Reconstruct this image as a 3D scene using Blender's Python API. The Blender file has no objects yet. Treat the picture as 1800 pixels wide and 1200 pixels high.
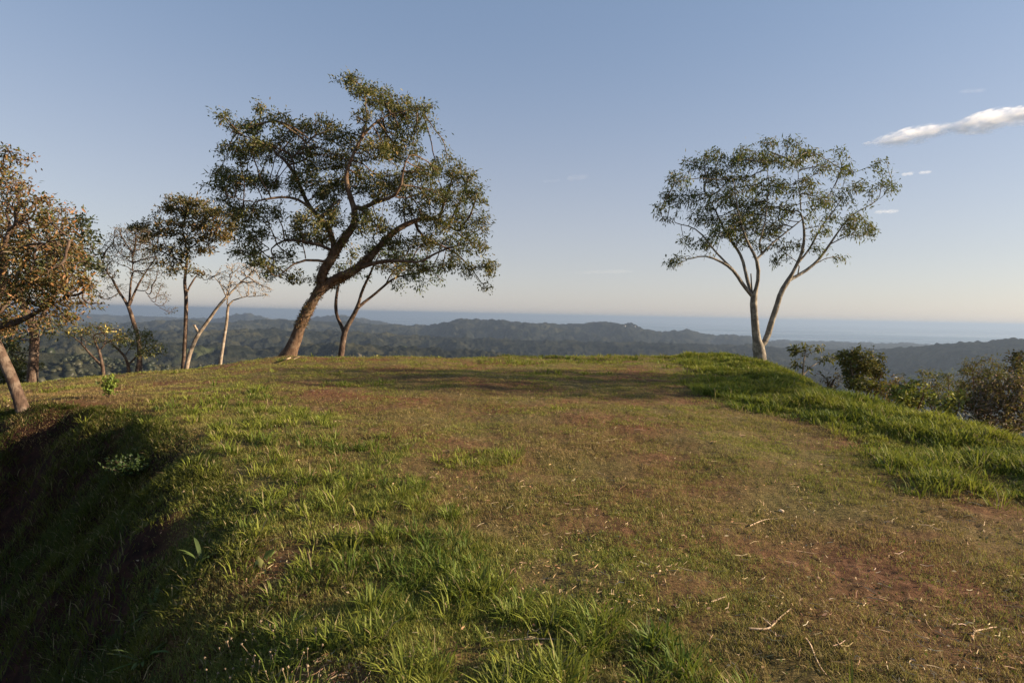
import bpy, math, random
import numpy as np
from mathutils import Matrix, Vector
R = math.radians
rng = np.random.default_rng(7)
random.seed(7)
C = bpy.context.scene.collection
scene = bpy.context.scene

# ------------------------------------------------------------------ camera
CAMZ = 1.6
PITCH, ROLL, FPX = math.atan(47/1000), R(1.19), 1000.0
F0 = np.array([0, math.cos(PITCH), -math.sin(PITCH)])
U0 = np.array([0, math.sin(PITCH), math.cos(PITCH)])
R0 = np.array([1.0, 0, 0])
UU = math.cos(ROLL)*U0 - math.sin(ROLL)*R0
RR = math.cos(ROLL)*R0 + math.sin(ROLL)*U0
cam_d = bpy.data.cameras.new('camera'); cam = bpy.data.objects.new('camera', cam_d); C.objects.link(cam)
cam_d.sensor_width = 36; cam_d.lens = 20; cam_d.clip_start = 0.05; cam_d.clip_end = 400000
M = Matrix(((RR[0], UU[0], -F0[0], 0), (RR[1], UU[1], -F0[1], 0), (RR[2], UU[2], -F0[2], CAMZ), (0, 0, 0, 1)))
cam.matrix_world = M
scene.camera = cam

def ray(px, py):
    return FPX*F0 + (px-900)*RR + (600-py)*UU
def at(px, py, Y):
    d = ray(px, py); t = Y/d[1]
    return np.array([0, 0, CAMZ]) + d*t

# ------------------------------------------------------------------ light
SUN_AZ, SUN_EL = R(91), R(19)          # azimuth clockwise from the view direction (+y)
sdir = Vector((math.sin(SUN_AZ)*math.cos(SUN_EL), math.cos(SUN_AZ)*math.cos(SUN_EL), math.sin(SUN_EL)))
world = bpy.data.worlds.new('World'); scene.world = world; world.use_nodes = True
wn = world.node_tree; wn.nodes.clear()
sky = wn.nodes.new('ShaderNodeTexSky'); sky.sky_type = 'NISHITA'; sky.sun_disc = False
sky.sun_elevation = SUN_EL; sky.sun_rotation = SUN_AZ; sky.altitude = 250
sky.air_density = 1.0; sky.dust_density = .7; sky.ozone_density = 1.0
bg = wn.nodes.new('ShaderNodeBackground'); bg.inputs[1].default_value = 0.062
wo = wn.nodes.new('ShaderNodeOutputWorld')
hs = wn.nodes.new('ShaderNodeHueSaturation'); hs.inputs['Saturation'].default_value = .80
wn.links.new(sky.outputs[0], hs.inputs['Color']); # the sky pales towards the horizon where more dusty air is looked through
wtc = wn.nodes.new('ShaderNodeTexCoord'); wsp = wn.nodes.new('ShaderNodeSeparateXYZ'); wn.links.new(wtc.outputs['Generated'], wsp.inputs[0])
wmr = wn.nodes.new('ShaderNodeMapRange'); wmr.interpolation_type = 'SMOOTHSTEP'
wmr.inputs['From Min'].default_value = -.02; wmr.inputs['From Max'].default_value = .50
wn.links.new(wsp.outputs[2], wmr.inputs['Value'])
wcol = wn.nodes.new('ShaderNodeMix'); wcol.data_type = 'RGBA'; wn.links.new(wmr.outputs[0], wcol.inputs[0])
wcol.inputs[6].default_value = (3.35, 3.15, 3.35, 1); wcol.inputs[7].default_value = (1.4, 2.1, 3.45, 1)
wfac = wn.nodes.new('ShaderNodeMapRange'); wfac.inputs['To Min'].default_value = .66; wfac.inputs['To Max'].default_value = .48
wn.links.new(wmr.outputs[0], wfac.inputs['Value'])
mxw = wn.nodes.new('ShaderNodeMix'); mxw.data_type = 'RGBA'
wn.links.new(wfac.outputs[0], mxw.inputs[0]); wn.links.new(wcol.outputs[2], mxw.inputs[7])
wn.links.new(hs.outputs[0], mxw.inputs[6]); wn.links.new(mxw.outputs[2], bg.inputs[0])
wn.links.new(bg.outputs[0], wo.inputs[0])
sun_d = bpy.data.lights.new('sun', 'SUN'); sun_d.energy = 5.0; sun_d.angle = R(0.6); sun_d.color = (1.0, 0.79, 0.56)
sun = bpy.data.objects.new('sun', sun_d); C.objects.link(sun)
sun.rotation_euler = sdir.to_track_quat('Z', 'Y').to_euler()
scene.view_settings.view_transform = 'Standard'; scene.view_settings.look = 'None'
scene.view_settings.exposure = 1.38; scene.view_settings.gamma = 1
scene.render.engine = 'CYCLES'
scene.cycles.use_denoising = True
scene.cycles.max_bounces = 6; scene.cycles.diffuse_bounces = 3; scene.cycles.volume_bounces = 8
scene.cycles.transparent_max_bounces = 8

# ------------------------------------------------------------------ helpers
def tag(o, label=None, cat=None, group=None, kind=None):
    if label: o['label'] = label
    if cat: o['category'] = cat
    if group: o['group'] = group
    if kind: o['kind'] = kind
    return o

def empty(name, loc, label, cat, group=None):
    o = bpy.data.objects.new(name, None); C.objects.link(o)
    o.location = [float(v) for v in loc]; o.empty_display_size = .3
    return tag(o, label, cat, group)

def mesh_obj(name, V, tris=None, quads=None, mat=None, parent=None, col=None, smooth=False):
    """V world space; faces as numpy arrays"""
    V = np.asarray(V, dtype=np.float32)
    if parent is not None:
        V = V - np.array(parent.location, dtype=np.float32)
    me = bpy.data.meshes.new(name)
    nt = 0 if tris is None else len(tris); nq = 0 if quads is None else len(quads)
    idx = []
    if nt: idx.append(np.asarray(tris).ravel())
    if nq: idx.append(np.asarray(quads).ravel())
    idx = np.concatenate(idx).astype(np.int32)
    starts = np.concatenate([np.arange(nt)*3, nt*3+np.arange(nq)*4]).astype(np.int32)
    me.vertices.add(len(V)); me.vertices.foreach_set('co', V.ravel())
    me.loops.add(len(idx)); me.loops.foreach_set('vertex_index', idx)
    me.polygons.add(nt+nq); me.polygons.foreach_set('loop_start', starts)
    me.update(calc_edges=True)
    if smooth: me.polygons.foreach_set('use_smooth', np.ones(nt+nq, dtype=bool))
    if col is not None:
        a = me.color_attributes.new('col', 'FLOAT_COLOR', 'POINT')
        c4 = np.ones((len(V), 4), dtype=np.float32); c4[:, :3] = col
        a.data.foreach_set('color', c4.ravel())
    if mat: me.materials.append(mat)
    o = bpy.data.objects.new(name, me); C.objects.link(o)
    if parent is not None: o.parent = parent
    return o

# perlin-like noise -------------------------------------------------
_perm = np.random.default_rng(3).permutation(4096)
_grad = np.random.default_rng(4).uniform(0, 2*np.pi, 4096)
_gx, _gy = np.cos(_grad), np.sin(_grad)
def pn(x, y):
    x = np.asarray(x, float); y = np.asarray(y, float)
    xi = np.floor(x).astype(np.int64); yi = np.floor(y).astype(np.int64)
    xf = x-xi; yf = y-yi
    def g(ix, iy, dx, dy):
        h = _perm[(_perm[ix & 4095]+iy) & 4095]
        return _gx[h]*dx+_gy[h]*dy
    u = xf*xf*xf*(xf*(xf*6-15)+10); v = yf*yf*yf*(yf*(yf*6-15)+10)
    a = g(xi, yi, xf, yf); b = g(xi+1, yi, xf-1, yf); c = g(xi, yi+1, xf, yf-1); d = g(xi+1, yi+1, xf-1, yf-1)
    return ((a+(b-a)*u)+((c+(d-c)*u)-(a+(b-a)*u))*v)*1.5
def fbm(x, y, o=4, lac=2.03, gain=.5):
    s = 0; a = 1
    for k in range(o):
        s = s+a*pn(x*lac**k+17.3*k, y*lac**k-9.1*k); a *= gain
    return s
def sstep(a, b, x):
    t = np.clip((x-a)/(b-a), 0, 1); return t*t*(3-2*t)
def softplus(x, w):
    return w*np.logaddexp(0, x/w)

# ------------------------------------------------------------------ materials
def new_mat(name):
    m = bpy.data.materials.new(name); m.use_nodes = True; n = m.node_tree; n.nodes.clear()
    out = n.nodes.new('ShaderNodeOutputMaterial'); return m, n, out
def node(n, t, **kw):
    x = n.nodes.new(t)
    for k, v in kw.items():
        if k.startswith('i_'):
            x.inputs[k[2:].replace('_', ' ')].default_value = v
        else: setattr(x, k, v)
    return x
def noise(n, vec, scale, detail=6, rough=.6):
    t = node(n, 'ShaderNodeTexNoise'); t.inputs['Scale'].default_value = scale
    t.inputs['Detail'].default_value = detail; t.inputs['Roughness'].default_value = rough
    n.links.new(vec, t.inputs['Vector']); return t.outputs['Fac']
def ramp(n, fac, stops):
    r = node(n, 'ShaderNodeValToRGB'); e = r.color_ramp.elements
    while len(e) > 1: e.remove(e[0])
    e[0].position = stops[0][0]; e[0].color = (*stops[0][1], 1)
    for p, c in stops[1:]:
        q = e.new(p); q.color = (*c, 1)
    n.links.new(fac, r.inputs[0]); return r.outputs[0]
def mix(n, fac, a, b):
    m = node(n, 'ShaderNodeMix'); m.data_type = 'RGBA'
    if hasattr(fac, 'links'): n.links.new(fac, m.inputs[0])
    else: m.inputs[0].default_value = fac
    for s, v in ((6, a), (7, b)):
        if hasattr(v, 'links'): n.links.new(v, m.inputs[s])
        else: m.inputs[s].default_value = (*v, 1)
    return m.outputs[2]

def leaf_mat(name, trans=.35, gloss=.06, rough=.45):
    m, n, out = new_mat(name)
    at_ = node(n, 'ShaderNodeAttribute'); at_.attribute_name = 'col'
    d = node(n, 'ShaderNodeBsdfDiffuse'); t = node(n, 'ShaderNodeBsdfTranslucent'); g = node(n, 'ShaderNodeBsdfGlossy')
    g.inputs['Roughness'].default_value = rough
    n.links.new(at_.outputs[0], d.inputs[0])
    tc = mix(n, .5, at_.outputs[0], (.16, .17, .02)); n.links.new(tc, t.inputs[0])
    m1 = node(n, 'ShaderNodeMixShader'); m1.inputs[0].default_value = trans
    n.links.new(d.outputs[0], m1.inputs[1]); n.links.new(t.outputs[0], m1.inputs[2])
    m2 = node(n, 'ShaderNodeMixShader'); m2.inputs[0].default_value = gloss
    n.links.new(m1.outputs[0], m2.inputs[1]); n.links.new(g.outputs[0], m2.inputs[2])
    n.links.new(m2.outputs[0], out.inputs[0]); return m
LEAF = leaf_mat('leaf', .3, .025, .55)
GRASS = leaf_mat('grass_blade', .38, .015, .6)
STRAW = leaf_mat('dry_straw', .1, .03, .6)

def bark_mat(name, c1, c2, scale=6, bump=.6, lichen=None):
    m, n, out = new_mat(name)
    tc = node(n, 'ShaderNodeTexCoord'); mp = node(n, 'ShaderNodeMapping'); mp.inputs['Scale'].default_value = (1, 1, .35)
    n.links.new(tc.outputs['Object'], mp.inputs[0])
    f = noise(n, mp.outputs[0], scale, 8, .65); f2 = noise(n, tc.outputs['Object'], scale*.35, 4, .6)
    c = ramp(n, f, [(.3, c1), (.65, c2)])
    if lichen: 
        c = mix(n, ramp(n, f2, [(.5, (0, 0, 0)), (.62, (1, 1, 1))]), c, lichen)
    b = node(n, 'ShaderNodeBsdfPrincipled'); b.inputs['Roughness'].default_value = .9; b.inputs['Specular IOR Level'].default_value = .15
    n.links.new(c, b.inputs['Base Color'])
    bp = node(n, 'ShaderNodeBump'); bp.inputs['Strength'].default_value = bump; bp.inputs['Distance'].default_value = .03
    n.links.new(f, bp.inputs['Height']); n.links.new(bp.outputs[0], b.inputs['Normal'])
    n.links.new(b.outputs[0], out.inputs[0]); return m
BARK_BROWN = bark_mat('bark_brown', (.04, .025, .017), (.15, .095, .06), 11, 1.0, (.17, .125, .085))
BARK_RED = bark_mat('bark_red', (.03, .02, .015), (.125, .083, .06), 14, 1.0, (.16, .12, .09))
BARK_PALE = bark_mat('bark_pale', (.12, .09, .065), (.30, .24, .18), 12, .7, (.36, .31, .25))
BARK_GREY = bark_mat('bark_grey', (.07, .06, .045), (.22, .19, .15), 14, .8, (.28, .25, .20))

# ------------------------------------------------------------------ near ground height
RIM = np.array([(-.3, -30), (-.45, 0), (-1.15, 2.5), (-1.9, 4), (-2.85, 5.5), (-4.1, 7.1), (-5.6, 8.6), (-7.2, 9.5), (-9.5, 9.9), (-14, 9.9), (-40, 9.0)], float)
def rim_sd(x, y):
    """distance to rim, positive on the left / low side"""
    best = np.full(x.shape, 1e9); sgn = np.ones(x.shape)
    for a, b in zip(RIM[:-1], RIM[1:]):
        d = b-a; L = d@d
        t = np.clip(((x-a[0])*d[0]+(y-a[1])*d[1])/L, 0, 1)
        dx = x-(a[0]+t*d[0]); dy = y-(a[1]+t*d[1]); dd = np.hypot(dx, dy)
        s = np.where(d[0]*(y-a[1])-d[1]*(x-a[0]) > 0, 1, -1)
        # interior corner: keep sign of the nearest segment
        m = dd < best
        best = np.where(m, dd, best); sgn = np.where(m, -s, sgn)
    return best*(-sgn) * 1.0
def right_edge(y):
    return 7.6+.5*np.sin(y*.35+1)*np.clip(y/10, 0, 1)+np.clip(y-14, 0, 30)*.16
def far_edge(x):
    return np.interp(x, [-30, -16, -12, -8, -4, 0, 4, 8, 12, 20, 30], [12.5, 15.5, 17.5, 19, 20.3, 22.4, 24.2, 24, 22.0, 16, 12])
TREE1 = at(508, 627, 20.0)
def near_h(x, y, fine=True):
    x = np.asarray(x, float); y = np.asarray(y, float)
    z = .06*fbm(x*.35, y*.35, 3)+.10*pn(x*.12+5, y*.12)
    if fine: z = z+.012*fbm(x*3.1, y*3.1, 4)+.007*fbm(x*11, y*11, 2)+.02*pn(x*1.3, y*1.3)
    z = z-.10*softplus(-(x+7.5), 1.0)
    z = z+.22*np.exp(-((x-TREE1[0])**2/1.8+(y-TREE1[1])**2/1.6))
    er = x-right_edge(y)
    z = z+.10*np.exp(-(er+.9)**2/.8)
    z = z-.55*softplus(er-.1, .35)
    ef = y-far_edge(x)
    z = z+.06*np.exp(-(ef+.8)**2/1.2)
    z = z-.55*softplus(ef-.3, .5)
    d = rim_sd(x, y)+.25*pn(x*.8, y*.8)+.10*pn(x*2.3, y*2.3)
    far = sstep(-4, -8, x)          # the far arm of the cut is steeper
    prof = .6*softplus(d-.1, .25)+1.0*softplus(d-.6, .25)*(1+.4*far)
    prof = 5.0*np.tanh(prof/5.0)
    z = z-prof*(1+.10*pn(x*1.7+3, y*1.7))
    return z

def ground_at(px, py, y0=1.5, y1=40):
    """march along a pixel's ray to the ground"""
    d = ray(px, py); d = d/d[1]
    ys = np.linspace(y0, y1, 3000)
    P = np.array([0, 0, CAMZ])[None]+d[None]*ys[:, None]
    h = near_h(P[:, 0], P[:, 1])
    k = np.argmax(P[:, 2] < h)
    return P[k] if P[k, 2] < h[k] else P[-1]

# near ground mesh (polar grid around the viewpoint)
az = np.radians(np.concatenate([np.linspace(-180, -62, 60, endpoint=False), np.linspace(-62, 62, 900, endpoint=False), np.linspace(62, 180, 60)]))
rr = np.concatenate([[0.02], np.geomspace(.4, 90, 520)])
A_, R_ = np.meshgrid(az, rr)
GX, GY = np.sin(A_)*R_, np.cos(A_)*R_
GZ = near_h(GX, GY)
GZ = np.maximum(GZ, -60)
V = np.stack([GX, GY, GZ], -1).reshape(-1, 3)
na, nr = len(az), len(rr)
i, j = np.meshgrid(np.arange(nr-1), np.arange(na-1), indexing='ij')
q = np.stack([i*na+j, i*na+j+1, (i+1)*na+j+1, (i+1)*na+j], -1).reshape(-1, 4)[:, ::-1]

def soil_material():
    m, n, out = new_mat('soil')
    tc = node(n, 'ShaderNodeTexCoord'); O = tc.outputs['Object']
    a = noise(n, O, 1.1, 5, .6); b = noise(n, O, 9, 8, .7); c = noise(n, O, 60, 6, .7); d = noise(n, O, .45, 4, .55)
    soil = ramp(n, b, [(.3, (.03, .016, .009)), (.5, (.11, .054, .028)), (.7, (.23, .125, .07))])
    red = ramp(n, c, [(.3, (.06, .022, .012)), (.7, (.19, .085, .045))])
    turf = ramp(n, c, [(.32, (.03, .027, .012)), (.5, (.10, .088, .03)), (.66, (.24, .20, .08))])
    col = mix(n, ramp(n, a, [(.45, (0, 0, 0)), (.62, (1, 1, 1))]), soil, red)
    col = mix(n, ramp(n, d, [(.35, (0, 0, 0)), (.6, (.85, .85, .85))]), col, turf)
    # dark red earth of the cut (attribute mask), bank shade deepened in its colour
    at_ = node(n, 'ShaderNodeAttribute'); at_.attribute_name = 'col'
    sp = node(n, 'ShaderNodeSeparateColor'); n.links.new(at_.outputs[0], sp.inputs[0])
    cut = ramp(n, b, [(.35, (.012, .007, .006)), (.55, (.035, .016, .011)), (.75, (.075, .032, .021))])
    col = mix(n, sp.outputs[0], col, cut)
    bs = node(n, 'ShaderNodeBsdfPrincipled'); bs.inputs['Roughness'].default_value = 1; bs.inputs['Specular IOR Level'].default_value = .1
    n.links.new(col, bs.inputs['Base Color'])
    ad = node(n, 'ShaderNodeMath'); ad.operation = 'MULTIPLY_ADD'; ad.inputs[1].default_value = .3
    n.links.new(c, ad.inputs[0]); n.links.new(b, ad.inputs[2])
    bp = node(n, 'ShaderNodeBump'); bp.inputs['Strength'].default_value = .9; bp.inputs['Distance'].default_value = .05
    n.links.new(ad.outputs[0], bp.inputs['Height']); n.links.new(bp.outputs[0], bs.inputs['Normal'])
    n.links.new(bs.outputs[0], out.inputs[0]); return m
SOIL = soil_material()
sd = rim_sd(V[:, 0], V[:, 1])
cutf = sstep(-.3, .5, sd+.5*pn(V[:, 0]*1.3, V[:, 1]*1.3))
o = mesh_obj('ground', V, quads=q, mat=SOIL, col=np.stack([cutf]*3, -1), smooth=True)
tag(o, kind='structure')

# ------------------------------------------------------------------ far hills
SEA = -250.0
def ridge_fn(pts):
    W = np.array([at(p[0], p[1], p[2]) for p in pts])
    u = W[:, 0]/W[:, 1]; k = np.argsort(u)
    return u[k], W[k, 1], W[k, 2]
RIDGES = [  # px, py of the crest, distance m ; front width, back width (fractions of distance)
    (ridge_fn([(-400, 556, 9000), (0, 552, 9000), (150, 553, 8800), (250, 556, 8500), (330, 560, 8400), (380, 560, 8000), (410, 554, 7600), (435, 551, 7500), (458, 556, 7500), (480, 562, 7600), (540, 561, 7800), (570, 557, 7400), (605, 556, 7200), (640, 561, 7200), (670, 567, 7200), (700, 573, 7200), (760, 576, 7000), (900, 590, 6500), (1200, 640, 6000), (2200, 700, 6000)]), .10, .10),
    (ridge_fn([(-400, 565, 4600), (100, 570, 4600), (200, 572, 4500), (270, 567, 4300), (330, 563, 4200), (360, 569, 4200), (430, 567, 4300), (500, 563, 4400), (560, 567, 4400), (620, 570, 4500), (700, 574, 4600), (750, 574, 4600), (785, 568, 4500), (820, 563, 4400), (880, 565, 4400), (940, 571, 4400), (990, 572, 4500), (1030, 570, 4500), (1058, 567, 4400), (1085, 570, 4400), (1110, 571, 4400), (1130, 580, 4400), (1165, 584, 4500), (1190, 583, 4500), (1206, 581, 4500), (1235, 588, 4600), (1260, 592, 4600), (1275, 590, 4600), (1315, 593, 4700), (1345, 602, 4800), (1370, 609, 4900), (1420, 614, 5000), (1480, 614, 5100), (1520, 616, 5200), (1560, 622, 5200), (1700, 640, 5200), (2200, 680, 5200)]), .28, .14),
    (ridge_fn([(-400, 590, 2400), (200, 588, 2400), (350, 585, 2400), (450, 581, 2500), (600, 586, 2600), (700, 592, 2700), (850, 598, 2700), (1000, 603, 2700), (1200, 606, 2700), (1330, 611, 2800), (1400, 617, 2900), (1470, 618, 2900), (1540, 617, 2700), (1600, 614, 2500), (1640, 610, 2400), (1700, 606, 2300), (1750, 603, 2300), (1775, 600, 2200), (1800, 601, 2200), (1850, 604, 2200), (2200, 600, 2200)]), .28, .15),
    (ridge_fn([(-400, 600, 1400), (0, 596, 1400), (80, 594, 1400), (140, 598, 1400), (250, 606, 1450), (330, 610, 1500), (400, 612, 1500), (450, 619, 1550), (520, 613, 1550), (580, 607, 1550), (660, 611, 1600), (740, 617, 1600), (830, 621, 1650), (950, 632, 1700), (1200, 650, 1700), (1500, 672, 1700), (2200, 690, 1700)]), .25, .2),
    (ridge_fn([(-400, 625, 750), (0, 622, 750), (90, 628, 750), (160, 636, 760), (260, 650, 780), (500, 690, 800), (2200, 760, 800)]), .4, .25),
]
COASTU = ridge_fn([(-400, 560, 10000), (500, 560, 10000), (700, 560, 9000), (1000, 560, 7000), (1350, 560, 6000), (1500, 560, 5950), (1700, 560, 5950), (2200, 560, 5600)])
def far_h(x, y):
    yy = np.maximum(y, 1.0); u = x/yy
    rad = np.hypot(x, y)
    h = -222+18*fbm(x/600, y/600, 4)
    wob = 1+.05*pn(x/700, 3.3+y/700)
    for (ru, rY, rZ), fw, bw in RIDGES:
        Yc = np.interp(u, ru, rY); Zc = np.interp(u, ru, rZ)
        t = (y*wob-Yc)/Yc
        t = (y-Yc)/Yc
        prof = np.where(t < 0, np.exp(-(t/fw)**2*1.2), np.exp(-(t/bw)**2*1.2))
        carve = np.abs(fbm(x/(.09*Yc), y/(.13*Yc), 4))*Yc*.034*np.clip(np.abs(t)/fw*2.0, 0, 1)
        hz = -225+(Zc+225)*prof-carve
        hz = hz-np.abs(fbm(x/(.028*Yc)+7, y/(.028*Yc), 3))*Yc*.007*np.clip(np.abs(t)/fw*2.5, .1, 1)
        h = np.maximum(h, hz)
    # canopy bumps
    amp = np.clip(rad/1500, .3, 1)
    h = h+amp*9*np.abs(pn(x/24, y/30))+amp*10*np.abs(pn(x/62+9, y/62))+np.clip(rad/3000, 0, 1.3)*16*np.abs(fbm(x/170, y/170, 2))
    Yk = np.interp(u, COASTU[0], COASTU[1])
    h = h-sstep(.985, 1.02, (y+60*pn(x/400, y/400))/Yk)*(h-SEA+40)
    # footing below our own hill
    nh = near_h(x, y, False)
    tnear = sstep(60, 130, rad)
    nearpart = np.maximum(nh, -60)-1.5
    return np.where(rad < 130, nearpart*(1-tnear)+h*tnear-1.0*0, h)
az = np.radians(np.linspace(-58, 58, 1500))
rr = np.geomspace(40, 11500, 820)
A_, R_ = np.meshgrid(az, rr)
HX, HY = np.sin(A_)*R_, np.cos(A_)*R_
HZ = far_h(HX, HY)
V = np.stack([HX, HY, HZ], -1).reshape(-1, 3)
na, nr = len(az), len(rr)
i, j = np.meshgrid(np.arange(nr-1), np.arange(na-1), indexing='ij')
q = np.stack([i*na+j, i*na+j+1, (i+1)*na+j+1, (i+1)*na+j], -1).reshape(-1, 4)[:, ::-1]
def hill_material():
    m, n, out = new_mat('forest_hill')
    tc = node(n, 'ShaderNodeTexCoord'); O = tc.outputs['Object']
    a = noise(n, O, 1/420, 5, .55); b = noise(n, O, 1/28, 6, .7); c = noise(n, O, 1/150, 6, .6)
    forest = ramp(n, b, [(.32, (.007, .009, .008)), (.5, (.016, .019, .014)), (.7, (.038, .038, .024))])
    dry = ramp(n, b, [(.3, (.035, .036, .02)), (.7, (.075, .07, .038))])
    col = mix(n, ramp(n, c, [(.5, (0, 0, 0)), (.64, (.8, .8, .8))]), forest, dry)
    past = ramp(n, b, [(.3, (.06, .075, .03)), (.7, (.09, .10, .045))])
    col = mix(n, ramp(n, a, [(.66, (0, 0, 0)), (.70, (.8, .8, .8))]), col, past)
    bs = node(n, 'ShaderNodeBsdfDiffuse'); bs.inputs['Roughness'].default_value = 1
    n.links.new(col, bs.inputs['Color'])
    bp = node(n, 'ShaderNodeBump'); bp.inputs['Strength'].default_value = 1; bp.inputs['Distance'].default_value = 9
    n.links.new(b, bp.inputs['Height']); n.links.new(bp.outputs[0], bs.inputs['Normal'])
    n.links.new(bs.outputs[0], out.inputs[0]); return m
HILL = hill_material()
o = mesh_obj('hills', V, quads=q, mat=HILL, smooth=False)
tag(o, kind='structure')

# ------------------------------------------------------------------ sea
def sea_material():
    m, n, out = new_mat('sea_water')
    tc = node(n, 'ShaderNodeTexCoord'); O = tc.outputs['Object']
    mp = node(n, 'ShaderNodeMapping'); mp.inputs['Scale'].default_value = (.35, 1, 1); n.links.new(O, mp.inputs[0])
    a = noise(n, mp.outputs[0], 1/60, 5, .6); b = noise(n, mp.outputs[0], 1/2500, 4, .6)
    bs = node(n, 'ShaderNodeBsdfPrincipled'); bs.inputs['Roughness'].default_value = .22; bs.inputs['IOR'].default_value = 1.33
    n.links.new(ramp(n, b, [(.35, (.016, .055, .095)), (.65, (.03, .085, .12))]), bs.inputs['Base Color'])
    mp2 = node(n, 'ShaderNodeMapping'); mp2.inputs['Scale'].default_value = (.12, 1, 1); n.links.new(O, mp2.inputs[0])
    st = noise(n, mp2.outputs[0], 1/900, 6, .65)
    n.links.new(ramp(n, st, [(.38, (.08, .08, .08)), (.62, (.42, .42, .42))]), bs.inputs['Roughness'])
    bp = node(n, 'ShaderNodeBump'); bp.inputs['Strength'].default_value = 1; bp.inputs['Distance'].default_value = 3.5
    n.links.new(a, bp.inputs['Height']); n.links.new(bp.outputs[0], bs.inputs['Normal'])
    n.links.new(bs.outputs[0], out.inputs[0]); return m
S = 160000
o = mesh_obj('sea', [(-S, -S, SEA), (S, -S, SEA), (S, S, SEA), (-S, S, SEA)], quads=[(0, 1, 2, 3)], mat=sea_material())
tag(o, kind='structure')
# surf line along the beach: a wavering foam strip just above the water
def plain(name, c, rough=.8):
    m, n, out = new_mat(name)
    tc = node(n, 'ShaderNodeTexCoord'); f = noise(n, tc.outputs['Object'], 3, 5, .6)
    b = node(n, 'ShaderNodeBsdfPrincipled'); b.inputs['Roughness'].default_value = rough
    n.links.new(ramp(n, f, [(.3, tuple(v*.85 for v in c)), (.7, c)]), b.inputs['Base Color']); n.links.new(b.outputs[0], out.inputs[0]); return m
us = np.linspace(.42, .80, 240)
Yk = np.interp(us, COASTU[0], COASTU[1])
rows = []
for k, (off, wid) in enumerate([(10, 110), (190, 60), (330, 40)]):
    w = wid*(.55+.9*np.abs(pn(us*90+k*7, us*0+k)))
    w = w*sstep(.42, .5, us)*sstep(.80, .72, us)
    y0 = Yk+off+20*pn(us*30, us*0+k)
    a = np.stack([us*y0, y0, np.full_like(us, SEA+.4)], -1); b = np.stack([us*(y0+w), y0+w, np.full_like(us, SEA+.4)], -1)
    rows.append((a, b))
VV = []; QQ = []; off = 0
for a, b in rows:
    VV += [a, b]; k = np.arange(len(us)-1)
    QQ.append(np.stack([off+k, off+k+1, off+len(us)+k+1, off+len(us)+k], -1)); off += 2*len(us)
o = mesh_obj('surf', np.concatenate(VV), quads=np.concatenate(QQ), mat=plain('surf_foam', (.75, .75, .73)))
tag(o, kind='structure')

# ------------------------------------------------------------------ forest canopy on the middle hills (one mass)
def icosphere(sub):
    t = (1+5**.5)/2
    v = [(-1, t, 0), (1, t, 0), (-1, -t, 0), (1, -t, 0), (0, -1, t), (0, 1, t), (0, -1, -t), (0, 1, -t), (t, 0, -1), (t, 0, 1), (-t, 0, -1), (-t, 0, 1)]
    f = [(0, 11, 5), (0, 5, 1), (0, 1, 7), (0, 7, 10), (0, 10, 11), (1, 5, 9), (5, 11, 4), (11, 10, 2), (10, 7, 6), (7, 1, 8), (3, 9, 4), (3, 4, 2), (3, 2, 6), (3, 6, 8), (3, 8, 9), (4, 9, 5), (2, 4, 11), (6, 2, 10), (8, 6, 7), (9, 8, 1)]
    v = [np.array(p, float)/np.linalg.norm(p) for p in v]
    for _ in range(sub):
        cache = {}; nf = []
        def mid(a, b):
            k = (min(a, b), max(a, b))
            if k not in cache:
                p = v[a]+v[b]; v.append(p/np.linalg.norm(p)); cache[k] = len(v)-1
            return cache[k]
        for a, b, c in f:
            ab, bc, ca = mid(a, b), mid(b, c), mid(c, a)
            nf += [(a, ab, ca), (b, bc, ab), (c, ca, bc), (ab, bc, ca)]
        f = nf
    return np.array(v), np.array(f)
def canopy(r0, r1, n, sub, size):
    r = np.sqrt(rng.uniform(r0**2, r1**2, n)); a = rng.uniform(R(-50), R(50), n)
    x = np.sin(a)*r; y = np.cos(a)*r
    dens = fbm(x/90, y/90, 3)
    keep = dens > -.35
    x, y, r = x[keep], y[keep], r[keep]
    z = far_h(x, y)
    # drop the ones that no nearby place on the hilltop could see is left out: keep all
    N = len(x); sv, sf = icosphere(sub)
    s = size*rng.lognormal(0, .35, N)
    jit = 1+rng.uniform(-.28, .28, (N, len(sv)))
    P = sv[None]*(jit if sub < 2 else jit**2)[..., None]*s[:, None, None]
    P[..., 2] *= rng.uniform(.6, 1.15, N)[:, None]
    P += np.stack([x, y, z+s*.35], -1)[:, None]
    Fc = (sf[None]+(np.arange(N)*len(sv))[:, None, None]).reshape(-1, 3)
    patch = sstep(-.2, .5, fbm(x/140+4, y/140, 3))
    c0 = np.array([.018, .024, .012]); c1 = np.array([.05, .048, .024])
    pl_ = (sstep(-.48, -.38, x/y)*sstep(.02, -.10, x/y)*sstep(900, 1100, r))[:, None]
    c1 = c1*(1-pl_)+np.array([.15, .125, .07])*pl_; c0 = c0*(1-pl_)+np.array([.06, .052, .03])*pl_
    col = c0+(c1-c0)*(np.clip(patch*.7+rng.normal(0, .22, N), 0, 1.2))[:, None]
    col = np.clip(np.repeat(col[:, None], len(sv), 1)*(1+rng.uniform(-.25, .25, (N, len(sv), 1))), .005, 1).reshape(-1, 3)
    return P.reshape(-1, 3), Fc, col
parts = [canopy(200, 700, 9000, 2, 2.4), canopy(700, 1500, 24000, 1, 2.7)]
off = 0; Vs = []; Fs = []; Cs = []
for v_, f_, c_ in parts:
    Vs.append(v_); Fs.append(f_+off); Cs.append(c_); off += len(v_)
o = mesh_obj('woodland', np.concatenate(Vs), tris=np.concatenate(Fs), mat=leaf_mat('woodland_leaf', .15, .02), col=np.concatenate(Cs))
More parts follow.
